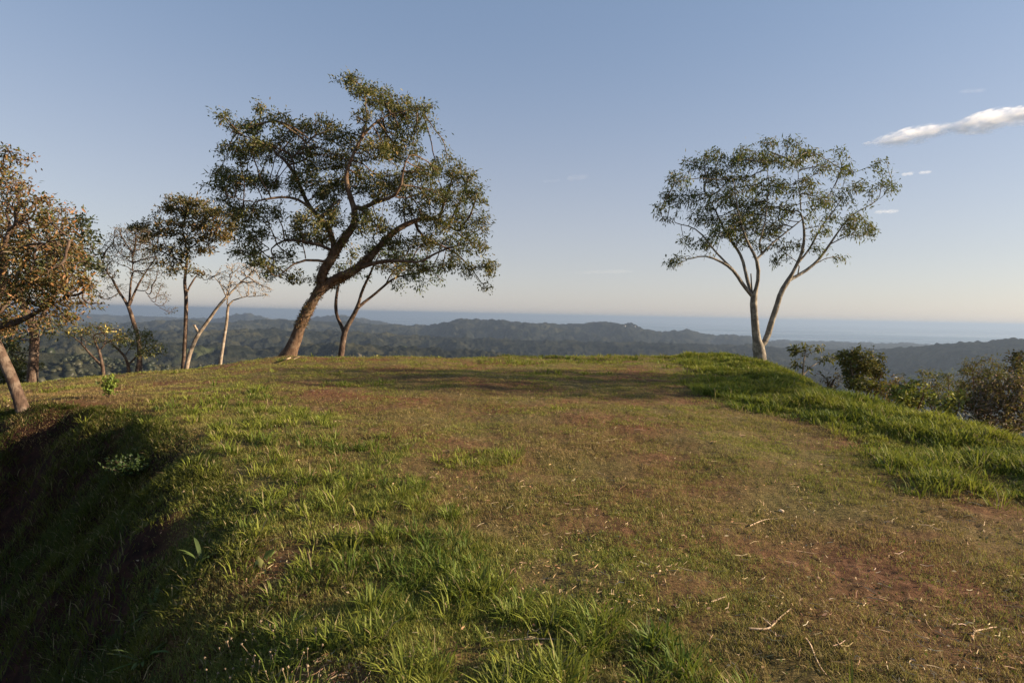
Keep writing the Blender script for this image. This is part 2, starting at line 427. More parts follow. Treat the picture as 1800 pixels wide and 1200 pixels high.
tag(o, 'woodland of rounded green and tawny tree crowns covering the valley slopes below the hilltop', 'woodland', kind='stuff')

# a few far houses
def house(px, py, Y, w, label):
    p = at(px, py, Y); z = far_h(p[0:1], p[1:2])[0]+5; x, y = p[0], p[1]
    e = empty('house', (x, y, z), label, 'house', 'white houses on the far hills')
    d, h = w*.7, w*.35
    v = [(x+sx*w/2, y+sy*d/2, z+zz) for zz in (-6, h) for sx, sy in ((-1, -1), (1, -1), (1, 1), (-1, 1))]
    mesh_obj('wall', v, quads=[(0, 1, 5, 4), (1, 2, 6, 5), (2, 3, 7, 6), (3, 0, 4, 7)], mat=WHITE, parent=e)
    k = 1.1
    v = [(x-w/2*k, y-d/2*k, z+h), (x+w/2*k, y-d/2*k, z+h), (x+w/2*k, y+d/2*k, z+h), (x-w/2*k, y+d/2*k, z+h), (x-w/2*k, y, z+h*1.55), (x+w/2*k, y, z+h*1.55)]
    mesh_obj('roof', v, tris=[(0, 4, 3), (1, 2, 5)], quads=[(0, 1, 5, 4), (3, 4, 5, 2)], mat=ROOF, parent=e)
WHITE = plain('white_wall', (.22, .22, .21)); ROOF = plain('pale_roof', (.2, .19, .17))
house(1098, 580, 4300, 14, 'white house left of its neighbour just below the crest of the highest far ridge')
house(1116, 579, 4300, 12, 'small white house right of its neighbour near the steep end of the far ridge')
house(1575, 642, 1750, 8, 'lone pale house low on the dark slope above the green bushes at right')

# ------------------------------------------------------------------ tree builder
def grow(limbs, attr, step, infl, kill, iters=120, tropism=(0, 0, .0), wander=.12, seed=1):
    """limbs: list of (Nx3 points, radii, parent_node or None) already joined in `nodes`; returns pos,parent,minr"""
    g = np.random.default_rng(seed)
    pos, par, mr = limbs
    pos = [np.array(p) for p in pos]; par = list(par); mr = list(mr)
    A = attr.copy(); n0 = len(pos)
    P = np.array(pos)
    bd = np.full(len(A), 1e9); bi = np.zeros(len(A), int)
    for k in range(n0):
        d = np.linalg.norm(A-P[k], axis=1); m = d < bd; bd[m] = d[m]; bi[m] = k
    trop = np.array(tropism)
    nch = {}
    for it in range(iters):
        m = (bd < infl)
        if not m.any():
            infl *= 1.3
            if infl > 8: break
            continue
        ids = bi[m]; D = A[m]-P[ids]; D /= np.linalg.norm(D, axis=1)[:, None]+1e-9
        uq, inv = np.unique(ids, return_inverse=True)
        S_ = np.zeros((len(uq), 3)); np.add.at(S_, inv, D)
        cnt = np.bincount(inv)
        S_ = S_/cnt[:, None]
        S_ += trop+g.normal(0, wander, S_.shape)
        S_ /= np.linalg.norm(S_, axis=1)[:, None]+1e-9
        new = []
        for k, u in enumerate(uq):
            if nch.get(u, 0) > 2: continue
            nch[u] = nch.get(u, 0)+1
            new.append(P[u]+S_[k]*step); par.append(int(u)); mr.append(0)
        if not new: 
            # drop attractors that are stuck
            keep = ~m; A, bd, bi = A[keep], bd[keep], bi[keep]
            if not len(A): break
            continue
        base = len(P); P = np.vstack([P, new])
        for k in range(len(new)):
            d = np.linalg.norm(A-P[base+k], axis=1); mm = d < bd; bd[mm] = d[mm]; bi[mm] = base+k
        keep = bd > kill
        A, bd, bi = A[keep], bd[keep], bi[keep]
        if not len(A): break
    return P, np.array(par), np.array(mr)

def radii(P, par, mr, tip, p=2.3):
    n = len(P); r = np.zeros(n); acc = np.zeros(n); order = np.argsort(depth_of(par))[::-1]
    for k in order:
        r[k] = max(acc[k]**(1/p) if acc[k] > 0 else tip, mr[k], tip)
        if mr[k] > 0 and acc[k] > 0: r[k] = mr[k]
        if par[k] >= 0: acc[par[k]] += r[k]**p
    return r
def depth_of(par):
    d = np.zeros(len(par), int)
    for k in range(len(par)):
        d[k] = 0 if par[k] < 0 else d[par[k]]+1   # parents always precede children
    return d

def tubes(P, par, r, minr=0.0):
    n = len(P); ch = [[] for _ in range(n)]
    for k in range(n):
        if par[k] >= 0: ch[par[k]].append(k)
    roots = [k for k in range(n) if par[k] < 0]
    paths = []; stack = [(k, None) for k in roots]
    while stack:
        k, pr = stack.pop()
        path = [] if pr is None else [pr]
        cur = k
        while True:
            path.append(cur)
            cs = ch[cur]
            if not cs: break
            cs = sorted(cs, key=lambda c: -r[c])
            for c in cs[1:]: stack.append((c, cur))
            cur = cs[0]
        paths.append((path, pr))
    VV = []; QQ = []; off = 0
    for path, pr in paths:
        if len(path) < 2: continue
        pts = P[path]; rad = r[path].copy()
        if pr is not None: rad[0] = min(rad[0], rad[1]*1.15)
        if rad.max() < minr: continue
        if len(pts) > 4:   # smooth inner points
            q_ = pts.copy(); q_[1:-1] = .25*pts[:-2]+.5*pts[1:-1]+.25*pts[2:]; pts = q_
        ns = 14 if rad.max() > .12 else (8 if rad.max() > .05 else (5 if rad.max() > .018 else 3))
        T = np.gradient(pts, axis=0); T /= np.linalg.norm(T, axis=1)[:, None]+1e-9
        nrm = np.cross(T[0], [0.31, .95, .05]); nrm /= np.linalg.norm(nrm)+1e-9
        N_ = []
        for t in T:
            nrm = nrm-t*(nrm@t); nrm /= np.linalg.norm(nrm)+1e-9; N_.append(nrm)
        N_ = np.array(N_); B_ = np.cross(T, N_)
        a = np.linspace(0, 2*np.pi, ns, endpoint=False)
        wob = 1.0
        if rad.max() > .05:
            ss = np.arange(len(pts))[:, None]*.55+pts[0, 0]*3
            wob = (1+.13*fbm(np.cos(a)[None]*1.6+ss, np.sin(a)[None]*1.6+ss*.4, 3))[..., None]
        ring = pts[:, None]+rad[:, None, None]*wob*(np.cos(a)[None, :, None]*N_[:, None]+np.sin(a)[None, :, None]*B_[:, None])
        m = len(pts); VV.append(ring.reshape(-1, 3))
        i, j = np.meshgrid(np.arange(m-1), np.arange(ns), indexing='ij')
        QQ.append(np.stack([off+i*ns+j, off+i*ns+(j+1) % ns, off+(i+1)*ns+(j+1) % ns, off+(i+1)*ns+j], -1).reshape(-1, 4))
        off += m*ns
    return np.concatenate(VV), np.concatenate(QQ)

def leaves(P, D, L, W, cols, g, droop=.4, spread=.9, jitter=.08):
    """P base points, D twig directions; one folded leaf each"""
    n = len(P)
    d = D+g.normal(0, spread, (n, 3)); d[:, 2] -= droop; d /= np.linalg.norm(d, axis=1)[:, None]+1e-9
    s = np.cross(d, g.normal(0, 1, (n, 3))+np.array([0, 0, 1.2])); s /= np.linalg.norm(s, axis=1)[:, None]+1e-9
    up = np.cross(s, d)
    b = P+g.normal(0, jitter, (n, 3))
    ll = (L*np.minimum(g.lognormal(-.08, .42, n), 1.7))[:, None]; ww = (W*g.lognormal(0, .2, n))[:, None]
    v = np.stack([b, b+d*ll*.45+s*ww*.5+up*ww*.18, b+d*ll, b+d*ll*.45-s*ww*.5+up*ww*.18], 1).reshape(-1, 3)
    k = np.arange(n)*4
    t = np.concatenate([np.stack([k, k+1, k+2], -1), np.stack([k, k+2, k+3], -1)])
    return v, t, np.repeat(cols, 4, 0)

def palette(g, n, cols, weights=None, jit=.18):
    cols = np.array(cols); k = g.choice(len(cols), n, p=weights)
    return np.clip(cols[k]*(1+g.normal(0, jit, (n, 1)))*(1+g.normal(0, .06, (n, 3))), .004, 1)

def skeleton(Y, limbs, seed, dens=.5):
    """limbs: list of (list of (px,py,r_m[,dy]), parent limb index or None). resampled; joined to nearest earlier node"""
    pos = []; par = []; mr = []; g = np.random.default_rng(seed+100)
    for li, (pts, lean) in enumerate(limbs):
        W = []
        m = len(pts)
        for k, p in enumerate(pts):
            dy = lean*(k/(max(m-1, 1)))
            W.append(np.append(at(p[0], p[1], Y+(dy if li else 0)), p[2]))
        W = np.array(W)
        if li:   # start from nearest node of what exists
            PP = np.array(pos); d = np.linalg.norm(PP[:, [0, 2]]-W[0, [0, 2]], axis=1); k0 = int(np.argmin(d))
            dyoff = PP[k0][1]-W[0][1]
            s_ = (W[:, 1]+dyoff)/W[:, 1]
            W[:, :3] = np.array([0, 0, CAMZ])+(W[:, :3]-np.array([0, 0, CAMZ]))*s_[:, None]
            prev = k0; start = 1
        else: prev = -1; start = 0
        if li == 0:
            gz = near_h(W[0, 0:1], W[0, 1:2])[0]-.15
            if W[0, 2] > gz: W = np.vstack([[W[0, 0], W[0, 1], gz, W[0, 3]*1.05], W])
        # catmull resample
        Q = [W[0]]
        for a in range(len(W)-1):
            p0 = W[max(a-1, 0)]; p1 = W[a]; p2 = W[a+1]; p3 = W[min(a+2, len(W)-1)]
            nseg = max(1, int(np.linalg.norm(p2[:3]-p1[:3])/(dens*.5)))
            for t in np.linspace(0, 1, nseg+1)[1:]:
                q_ = .5*((2*p1)+(-p0+p2)*t+(2*p0-5*p1+4*p2-p3)*t*t+(-p0+3*p1-3*p2+p3)*t**3); Q.append(q_)
        for q_ in Q[start:]:
            pos.append(q_[:3]); par.append(prev); mr.append(q_[3]); prev = len(pos)-1
    return pos, par, mr

def blob_attr(Y, blobs, g, per, depth, y_scale=1.0):
    """attractors inside ellipses (px,py,rx,ry[,weight])"""
    out = []
    for b in blobs:
        w = b[4] if len(b) > 4 else 1
        n = max(2, int(per*w*b[2]*b[3]/1000*(Y/20)**0))
        u = g.normal(0, 1, (n, 3)); u /= np.linalg.norm(u, axis=1)[:, None]; u *= g.uniform(0, 1, (n, 1))**.4
        dy0 = g.uniform(-depth, depth)*.6
        for k in range(n):
            out.append(at(b[0]+u[k, 0]*b[2], b[1]+u[k, 1]*b[3], Y+dy0+u[k, 2]*b[2]/1000*Y*.9))
    return np.array(out)

def tree(name, label, cat, base, Y, limbs, blobs, seed, bark, cols, per=22, depth=1.5, step=.22, infl=2.2, kill=.3,
         leaf=(.13, .045), nleaf=8, leafr=2.2, tip=.006, droop=.4, spread=.9, jitter=.08, group=None, weights=None, parts=('trunk', 'crown'), trop=(0, 0, .03), pexp=2.3, leafmask=None, wander=.12, extra=None, clump=None, dens=.5, bare=0.0):
    g = np.random.default_rng(seed)
    pos, par, mr = skeleton(Y, limbs, seed, dens)
    A = blob_attr(Y, blobs, g, per, depth)
    P, par, mr = grow((pos, par, mr), A, step, infl, kill, seed=seed, tropism=trop, wander=wander)
    r = radii(P, par, mr, tip, pexp)
    root = empty(name, base, label, cat, group)
    v, q_ = tubes(P, par, r)
    mesh_obj(parts[0], v, quads=q_, mat=bark, parent=root, smooth=True)
    n0 = len(pos)
    ok = (r < tip*leafr) & (np.arange(len(P)) >= n0)
    if bare: 
        # whole boughs without leaves
        f = pn(P[:, 0]*.9+seed, P[:, 2]*.9+P[:, 1]*.5)
        ok &= (f > bare)
    ids = np.where(ok)[0]
    D = P-P[np.maximum(par, 0)]; D /= np.linalg.norm(D, axis=1)[:, None]+1e-9
    rep = g.poisson(nleaf*g.gamma(clump or 1.6, 1/(clump or 1.6), len(ids))); ids = np.repeat(ids, rep)
    pp = P[ids]-D[ids]*g.uniform(0, step, (len(ids), 1))
    if leafmask is not None:
        k = leafmask(pp, g); ids, pp = ids[k], pp[k]
    # hue variation by place in the crown (young/dry leaves)
    c = palette(g, len(ids), cols, weights)
    hue = pn(pp[:, 0]*.8+seed, pp[:, 2]*.8+pp[:, 1]*.4)
    c = c*(1+.28*hue[:, None]*np.array([1.2, .6, .3]))
    v, t, cc = leaves(pp, D[ids], leaf[0], leaf[1], np.clip(c, .004, 1), g, droop, spread, jitter)
    mesh_obj(parts[1], v, tris=t, mat=LEAF, parent=root, col=cc)
    print(name, 'nodes', len(P), 'leaves', len(ids))
    return root, P, par, r
# ------------------------------------------------------------------ trees
OLIVE = [(.085, .095, .025), (.115, .11, .033), (.16, .13, .04), (.055, .068, .02)]
RUST = [(.18, .10, .033), (.14, .115, .035), (.08, .09, .028), (.22, .11, .034), (.10, .08, .033)]
GREEN = [(.05, .075, .02), (.07, .10, .025), (.035, .055, .018), (.10, .12, .03)]
def gbase(px, py, Y):
    p = at(px, py, Y); z = near_h(p[0:1], p[1:2])[0]
    return (p[0], p[1], z)

big, bP, bpar, br = tree('leaning_tree', 'largest tree, thick brown trunk leaning right with a wide olive crown over the far edge', 'tree', gbase(508, 627, 20), 20, [
    ([(500, 638, 0.349), (506, 628, 0.309), (513, 614, 0.242), (520, 596, 0.201), (528, 573, 0.181), (546, 536, 0.168), (558, 517, 0.168), (566, 500, 0.211)], 0),
    ([(566, 500, 0.172), (563, 487, 0.172), (569, 473, 0.164), (580, 462, 0.156), (588, 445, 0.156), (598, 428, 0.140), (614, 408, 0.125), (626, 385, 0.117), (624, 365, 0.101), (615, 345, 0.086), (607, 312, 0.070), (617, 280, 0.055), (636, 240, 0.047), (646, 205, 0.031)], -1.0),
    ([(566, 500, 0.195), (582, 497, 0.179), (597, 490, 0.172), (628, 472, 0.148), (650, 452, 0.133), (663, 437, 0.117), (680, 420, 0.109), (698, 403, 0.101), (729, 388, 0.086), (755, 382, 0.070), (789, 396, 0.047), (815, 420, 0.031)], .8),
    ([(588, 445, 0.101), (583, 410, 0.094), (565, 386, 0.086), (546, 367, 0.078), (532, 339, 0.070), (519, 307, 0.062), (508, 290, 0.055), (487, 270, 0.039), (450, 248, 0.023), (420, 235, 0.016)], 1.2),
    ([(546, 367, 0.055), (525, 350, 0.047), (491, 346, 0.039), (445, 354, 0.023), (400, 345, 0.016)], -1.2),
    ([(590, 440, 0.062), (565, 432, 0.055), (541, 426, 0.047), (500, 421, 0.039), (473, 438, 0.023), (440, 450, 0.016)], 1.0),
    ([(580, 463, 0.055), (560, 458, 0.047), (537, 454, 0.039), (514, 463, 0.031), (487, 490, 0.016)], -.8),
    ([(626, 380, 0.070), (650, 359, 0.070), (675, 351, 0.062), (697, 347, 0.055), (709, 326, 0.047), (706, 300, 0.031), (720, 270, 0.023)], -.9),
    ([(628, 472, 0.078), (655, 463, 0.070), (679, 459, 0.070), (706, 458, 0.055), (735, 462, 0.031)], -1.2),
    ([(726, 392, 0.055), (743, 417, 0.047), (775, 431, 0.039), (807, 449, 0.031), (835, 480, 0.016)], 1.2),
    ([(636, 240, 0.039), (655, 220, 0.039), (675, 206, 0.031), (710, 195, 0.023), (745, 190, 0.016)], .9),
    ([(509, 291, 0.039), (515, 275, 0.031), (530, 262, 0.023), (545, 245, 0.016)], -.9),
    ([(564, 385, 0.047), (585, 360, 0.039), (600, 350, 0.031)], -1.0),
    ([(582, 497, 0.094), (588, 487, 0.117), (600, 482, 0.117), (612, 481, 0.094)], -.5),
    ([(506, 629, .16), (488, 634, .10), (470, 638, .03)], -.5), ([(510, 629, .16), (524, 634, .10), (545, 638, .03)], -.6), ([(508, 629, .14), (508, 638, .09), (500, 646, .03)], -1.4),
    ([(560, 508, 0.101), (565, 480, 0.039), (566, 479, 0.023)], 0),
], [(612, 140, 26, 14), (640, 158, 26, 16), (668, 172, 34, 22), (705, 190, 36, 22), (748, 190, 24, 14), (735, 220, 30, 22), (690, 225, 40, 26), (700, 262, 44, 26), (655, 262, 34, 26), (640, 205, 22, 16),
    (455, 188, 14, 14), (392, 205, 18, 12), (412, 225, 26, 16), (445, 222, 30, 18), (486, 212, 28, 18), (520, 228, 34, 20), (562, 222, 34, 18), (590, 240, 30, 24), (398, 262, 26, 14), (440, 262, 40, 22), (490, 262, 38, 24), (545, 272, 44, 28), (600, 285, 40, 26),
    (385, 305, 24, 12), (372, 328, 18, 10), (415, 318, 38, 20), (465, 320, 38, 20), (400, 350, 30, 14), (425, 372, 38, 18), (470, 378, 34, 18), (440, 412, 36, 20), (425, 440, 30, 18), (455, 462, 28, 14), (478, 482, 26, 12), (525, 490, 14, 10), (500, 448, 26, 14),
    (530, 315, 34, 24), (575, 330, 38, 28), (630, 320, 36, 26), (540, 390, 34, 24), (580, 380, 30, 20), (520, 420, 30, 16), (560, 420, 26, 16), (640, 390, 34, 26), (665, 330, 38, 26), (700, 318, 34, 26),
    (742, 300, 36, 20), (782, 295, 34, 20), (815, 312, 26, 20), (838, 345, 22, 26), (800, 345, 36, 28), (755, 345, 38, 28), (720, 370, 32, 20), (845, 390, 20, 26), (812, 392, 32, 24), (770, 392, 34, 20), (835, 430, 26, 22), (795, 430, 30, 18), (750, 425, 34, 16), (700, 430, 34, 16), (672, 400, 24, 18), (852, 470, 22, 18), (820, 472, 26, 14), (780, 470, 30, 12), (854, 505, 12, 14), (738, 472, 30, 12), (700, 475, 26, 10), (650, 430, 16, 14), (620, 440, 14, 14), (580, 505, 12, 8)],
    11, BARK_BROWN, OLIVE, per=190, depth=2.2, step=.13, kill=.15, leaf=(.125, .045), nleaf=11.5, leafr=2.3, tip=.0075, jitter=.10, clump=.85, droop=.35, infl=1.6, pexp=2.15)

# climbing leaves that cling to the leaning trunk
g = np.random.default_rng(5)
nb = np.where(br > .125)[0]; ids = g.choice(nb, 5200)
dirs = g.normal(0, 1, (len(ids), 3)); dirs[:, 0] -= .35; dirs /= np.linalg.norm(dirs, axis=1)[:, None]
ax = bP[ids]-bP[np.maximum(bpar[ids], 0)]; ax /= np.linalg.norm(ax, axis=1)[:, None]+1e-9
dirs -= ax*(dirs*ax).sum(1)[:, None]; dirs /= np.linalg.norm(dirs, axis=1)[:, None]+1e-9
pp = bP[ids]+ax*g.uniform(-.15, .15, (len(ids), 1))+dirs*(br[ids]*1.0)[:, None]
k = pp[:, 2] > 1.0
c = palette(g, len(ids), [(.10, .05, .025), (.16, .09, .035), (.05, .05, .02), (.2, .12, .05)])
v, t, cc = leaves(pp[k], dirs[k], .06, .03, c[k], g, .3, .5, .01)
mesh_obj('climbing_fern', v, tris=t, mat=LEAF, parent=big, col=cc)

tree('forked_tree', 'slender forked tree with pale trunk standing just behind the big leaning tree', 'tree', gbase(599, 628, 23.5), 23.5, [
    ([(598, 640, .14), (599, 628, .13), (602, 605, .12), (605, 584, .12)], 0),
    ([(605, 584, .08), (600, 571, .075), (593, 560, .07), (590, 539, .065), (592, 513, .055), (598, 490, .04), (595, 465, .02)], .6),
    ([(605, 584, .11), (611, 573, .10), (617, 562, .095), (629, 541, .085)], 0),
    ([(629, 541, .065), (634, 517, .06), (645, 493, .05), (654, 474, .04), (662, 455, .03)], -.5),
    ([(629, 541, .065), (641, 530, .06), (654, 521, .055), (678, 500, .05), (699, 485, .04), (730, 482, .025)], .6),
    ([(678, 500, .03), (684, 486, .03), (697, 470, .02)], -.4)],
    [(690, 448, 26, 12), (725, 455, 30, 14), (755, 470, 28, 12), (720, 488, 28, 8), (765, 492, 22, 8), (700, 505, 14, 6, .6), (660, 440, 22, 12), (600, 470, 14, 10), (640, 485, 12, 6, .5), (735, 510, 12, 6, .5)],
    12, BARK_RED, GREEN, per=190, depth=1.0, step=.13, kill=.15, leaf=(.15, .05), nleaf=7, leafr=2.4, tip=.007, jitter=.11, droop=.5)

tree('tall_twin_tree', 'slim straight tree with layered dark tawny crown, tallest of the left background group', 'tree', gbase(323, 637, 25), 25, [
    ([(322, 650, .10), (323, 637, .095), (325, 600, .085), (326, 577, .08), (327, 545, .078), (327, 517, .075), (324, 495, .065), (327, 475, .055), (329, 454, .05), (326, 425, .035), (320, 400, .025)], 0),
    ([(329, 460, .035), (315, 455, .03), (298, 450, .03), (280, 438, .025), (262, 428, .02)], .6),
    ([(329, 440, .03), (342, 430, .03), (360, 416, .025), (378, 408, .02)], -.5),
    ([(328, 517, .04), (334, 502, .04), (340, 490, .035), (352, 478, .02)], .5),
    ([(327, 470, .03), (312, 460, .02), (296, 440, .02), (285, 415, .015)], -.7)],
    [(312, 352, 26, 8), (345, 356, 30, 8), (300, 368, 28, 10), (340, 372, 34, 10), (375, 374, 30, 12), (290, 392, 28, 10), (325, 395, 34, 10), (365, 396, 34, 12), (400, 398, 22, 12), (410, 382, 14, 10), (285, 410, 28, 8), (335, 418, 30, 8), (385, 420, 26, 8), (245, 400, 22, 10), (255, 418, 22, 8), (305, 435, 24, 8), (290, 462, 24, 6), (320, 450, 24, 8), (310, 474, 22, 5), (350, 478, 18, 6), (270, 440, 18, 6), (395, 415, 14, 10), (360, 440, 18, 6), (298, 480, 16, 4)],
    13, BARK_RED, [(.13, .105, .035), (.16, .115, .04), (.08, .08, .028), (.2, .13, .045)], per=260, depth=.8, step=.11, kill=.13, leaf=(.14, .055), nleaf=9.5, clump=.7, leafr=2.6, tip=.007, jitter=.10, droop=.1, group=None)

tree('slanting_bare_tree', 'pale slanting tree with short stub and bare twiggy top beside the straight tree', 'tree', gbase(330, 636, 24.7), 24.7, [
    ([(327, 648, .10), (330, 635, .095), (336, 612, .09), (344, 594, .088), (350, 585, .085), (370, 558, .065), (386, 534, .06), (398, 522, .055)], 0),
    ([(349, 586, .05), (345, 578, .05), (341, 571, .045)], -.2),
    ([(398, 522, .04), (410, 510, .04), (425, 494, .035), (441, 479, .02)], .4),
    ([(398, 522, .03), (392, 508, .025), (385, 497, .02), (375, 485, .015)], -.3),
    ([(398, 522, .03), (402, 500, .025), (410, 480, .015)], .3)],
    [(435, 482, 28, 16), (455, 498, 26, 12), (400, 478, 20, 14), (380, 485, 18, 12), (415, 468, 24, 12), (365, 490, 12, 10), (470, 510, 16, 6), (445, 465, 20, 10)],
    14, BARK_PALE, OLIVE, per=420, depth=.6, step=.09, kill=.10, leaf=(.09, .04), nleaf=.15, leafr=1.4, tip=.0085, droop=.5, wander=.2)
tree('thin_bare_tree', 'thin whitish tree with knobbly upright trunk and nearly leafless branches reaching right', 'tree', gbase(388, 634, 25), 25, [
    ([(386, 645, .075), (388, 633, .07), (393, 600, .062), (398, 570, .06), (400, 550, .055), (399, 535, .05)], 0),
    ([(399, 535, .03), (408, 527, .03), (425, 522, .025), (450, 521, .018), (470, 518, .01)], .5),
    ([(399, 535, .03), (401, 515, .02), (408, 498, .015)], -.3),
    ([(399, 538, .02), (404, 534, .018), (408, 528, .012)], .2)],
    [(440, 516, 30, 6), (462, 520, 18, 5), (412, 500, 18, 12), (395, 500, 14, 12), (435, 500, 18, 8)],
    15, BARK_PALE, OLIVE, per=420, depth=.5, step=.09, kill=.10, leaf=(.09, .04), nleaf=.15, leafr=1.4, tip=.0085, wander=.2)

tree('wispy_tree', 'wispy grey-brown tree with curved trunk and thin see-through crown between rusty tree and straight tree', 'tree', gbase(245, 640, 24), 24, [
    ([(243, 652, .13), (245, 640, .11), (246, 620, .09), (245, 603, .085), (239, 580, .08), (231, 555, .075), (227, 537, .07)], 0),
    ([(227, 537, .05), (218, 525, .05), (209, 515, .05), (203, 500, .045), (197, 490, .035), (185, 475, .02), (178, 455, .015)], .5),
    ([(227, 537, .05), (229, 515, .045), (229, 500, .04), (233, 476, .03), (232, 450, .02)], -.4),
    ([(228, 540, .05), (234, 520, .045), (243, 500, .04), (253, 483, .03), (265, 465, .02)], .5),
    ([(210, 517, .03), (195, 527, .02), (180, 526, .015)], -.5),
    ([(246, 512, .02), (256, 513, .02), (265, 527, .018), (280, 540, .015), (300, 552, .01)], -.8)],
    [(225, 415, 24, 14), (205, 430, 26, 18), (245, 430, 26, 18), (185, 450, 24, 18), (220, 455, 26, 16), (258, 455, 24, 18), (190, 480, 22, 14), (270, 480, 20, 14), (240, 480, 22, 14), (205, 405, 18, 10), (180, 520, 14, 8), (290, 520, 16, 8, .5), (300, 545, 10, 8, .5), (250, 405, 20, 10), (275, 440, 16, 12), (200, 505, 16, 8), (265, 500, 14, 8), (285, 500, 14, 8, .6)],
    16, BARK_RED, [(.05, .055, .025), (.075, .065, .035), (.10, .08, .045)], per=420, depth=.8, step=.10, kill=.11, leaf=(.09, .035), nleaf=2.8, leafr=2.0, tip=.007, jitter=.08, wander=.2, bare=-.6, pexp=2.1)

ybase = gbase(181, 647, 17.0)
yt, yP, ypar, yr = tree('yellow_flowering_tree', 'small crooked tree with yellow blossoms at the left edge of the grass', 'tree', ybase, 17, [
    ([(182, 656, 0.049), (181, 646, 0.045), (178, 630, 0.038), (175, 616, 0.035)], 0),
    ([(181, 643, 0.038), (170, 633, 0.035), (158, 623, 0.032), (150, 612, 0.028), (144, 604, 0.021), (132, 594, 0.017), (122, 587, 0.014)], .5),
    ([(176, 617, 0.021), (168, 603, 0.021), (162, 592, 0.014)], -.3), ([(176, 617, 0.021), (184, 605, 0.017), (187, 590, 0.014)], .3)],
    [(150, 582, 26, 10), (175, 575, 26, 9), (200, 580, 24, 9), (130, 585, 20, 9), (215, 595, 18, 9), (165, 595, 22, 8), (190, 598, 16, 8)],
    17, BARK_RED, [(.10, .10, 0.025), (.07, .08, 0.021), (.12, .10, 0.028)], per=260, depth=.8, step=.08, kill=.10, leaf=(.08, 0.025), nleaf=5, leafr=2.0, tip=.006, jitter=.07)
g = np.random.default_rng(77)
tips = np.where((yr < .008) & (yP[:, 2] > at(180, 592, 17)[2]))[0]; ids = np.repeat(g.choice(tips, 14), 6)
v, t, cc = leaves(yP[ids], g.normal(0, .3, (len(ids), 3)), .07, .05, palette(g, len(ids), [(.5, .38, .08), (.55, .44, .14)]), g, 0, 1, .05)
mesh_obj('blossom', v, tris=t, mat=LEAF, parent=yt, col=cc)

tree('low_green_tree', 'low spreading green tree with a bent brown stem at the base of the wispy tree', 'tree', gbase(227, 642, 20), 20, [
    ([(226, 650, .06), (226, 641, .05), (221, 624, .04), (208, 613, .035), (193, 604, .03)], 0),
    ([(226, 641, .04), (240, 625, .03), (255, 612, .02)], .5)],
    [(255, 590, 22, 10), (270, 605, 24, 9), (285, 615, 14, 6), (240, 605, 22, 10), (215, 600, 18, 8), (255, 622, 24, 8), (235, 585, 18, 8), (205, 590, 14, 8)],
    18, BARK_BROWN, [(.11, .12, .03), (.14, .13, .035), (.08, .09, .025)], per=220, depth=.8, step=.10, kill=.12, leaf=(.10, .04), nleaf=6, leafr=2.0, tip=.005, jitter=.09)

tree('dark_crowned_tree', 'upright brown trunk with dark green crown at far left, half hidden by the rusty tree', 'tree', gbase(57, 670, 17), 17, [
    ([(56, 685, .16), (57, 668, .135), (58, 640, .12), (61, 601, .12), (62, 575, .115), (52, 558, .10), (42, 540, .09), (30, 510, .06)], 0),
    ([(62, 580, .06), (80, 545, .05), (105, 500, .045), (130, 460, .03), (148, 420, .02)], .8),
    ([(42, 540, .04), (20, 520, .03), (-10, 500, .02)], -.8)],
    [(140, 385, 22, 16), (155, 410, 24, 20), (150, 440, 26, 20), (165, 465, 20, 16), (135, 470, 26, 20), (100, 440, 40, 30), (150, 500, 20, 12), (95, 500, 40, 25), (60, 470, 40, 30), (20, 500, 40, 30), (15, 590, 30, 16), (20, 620, 26, 12), (95, 580, 24, 8), (130, 400, 20, 16), (0, 560, 30, 20)],
    19, BARK_RED, [(.03, .042, .018), (.045, .055, .02), (.06, .06, .025)], per=120, depth=1.2, step=.14, kill=.17, leaf=(.13, .06), nleaf=8, leafr=2.4, tip=.007, jitter=.12)

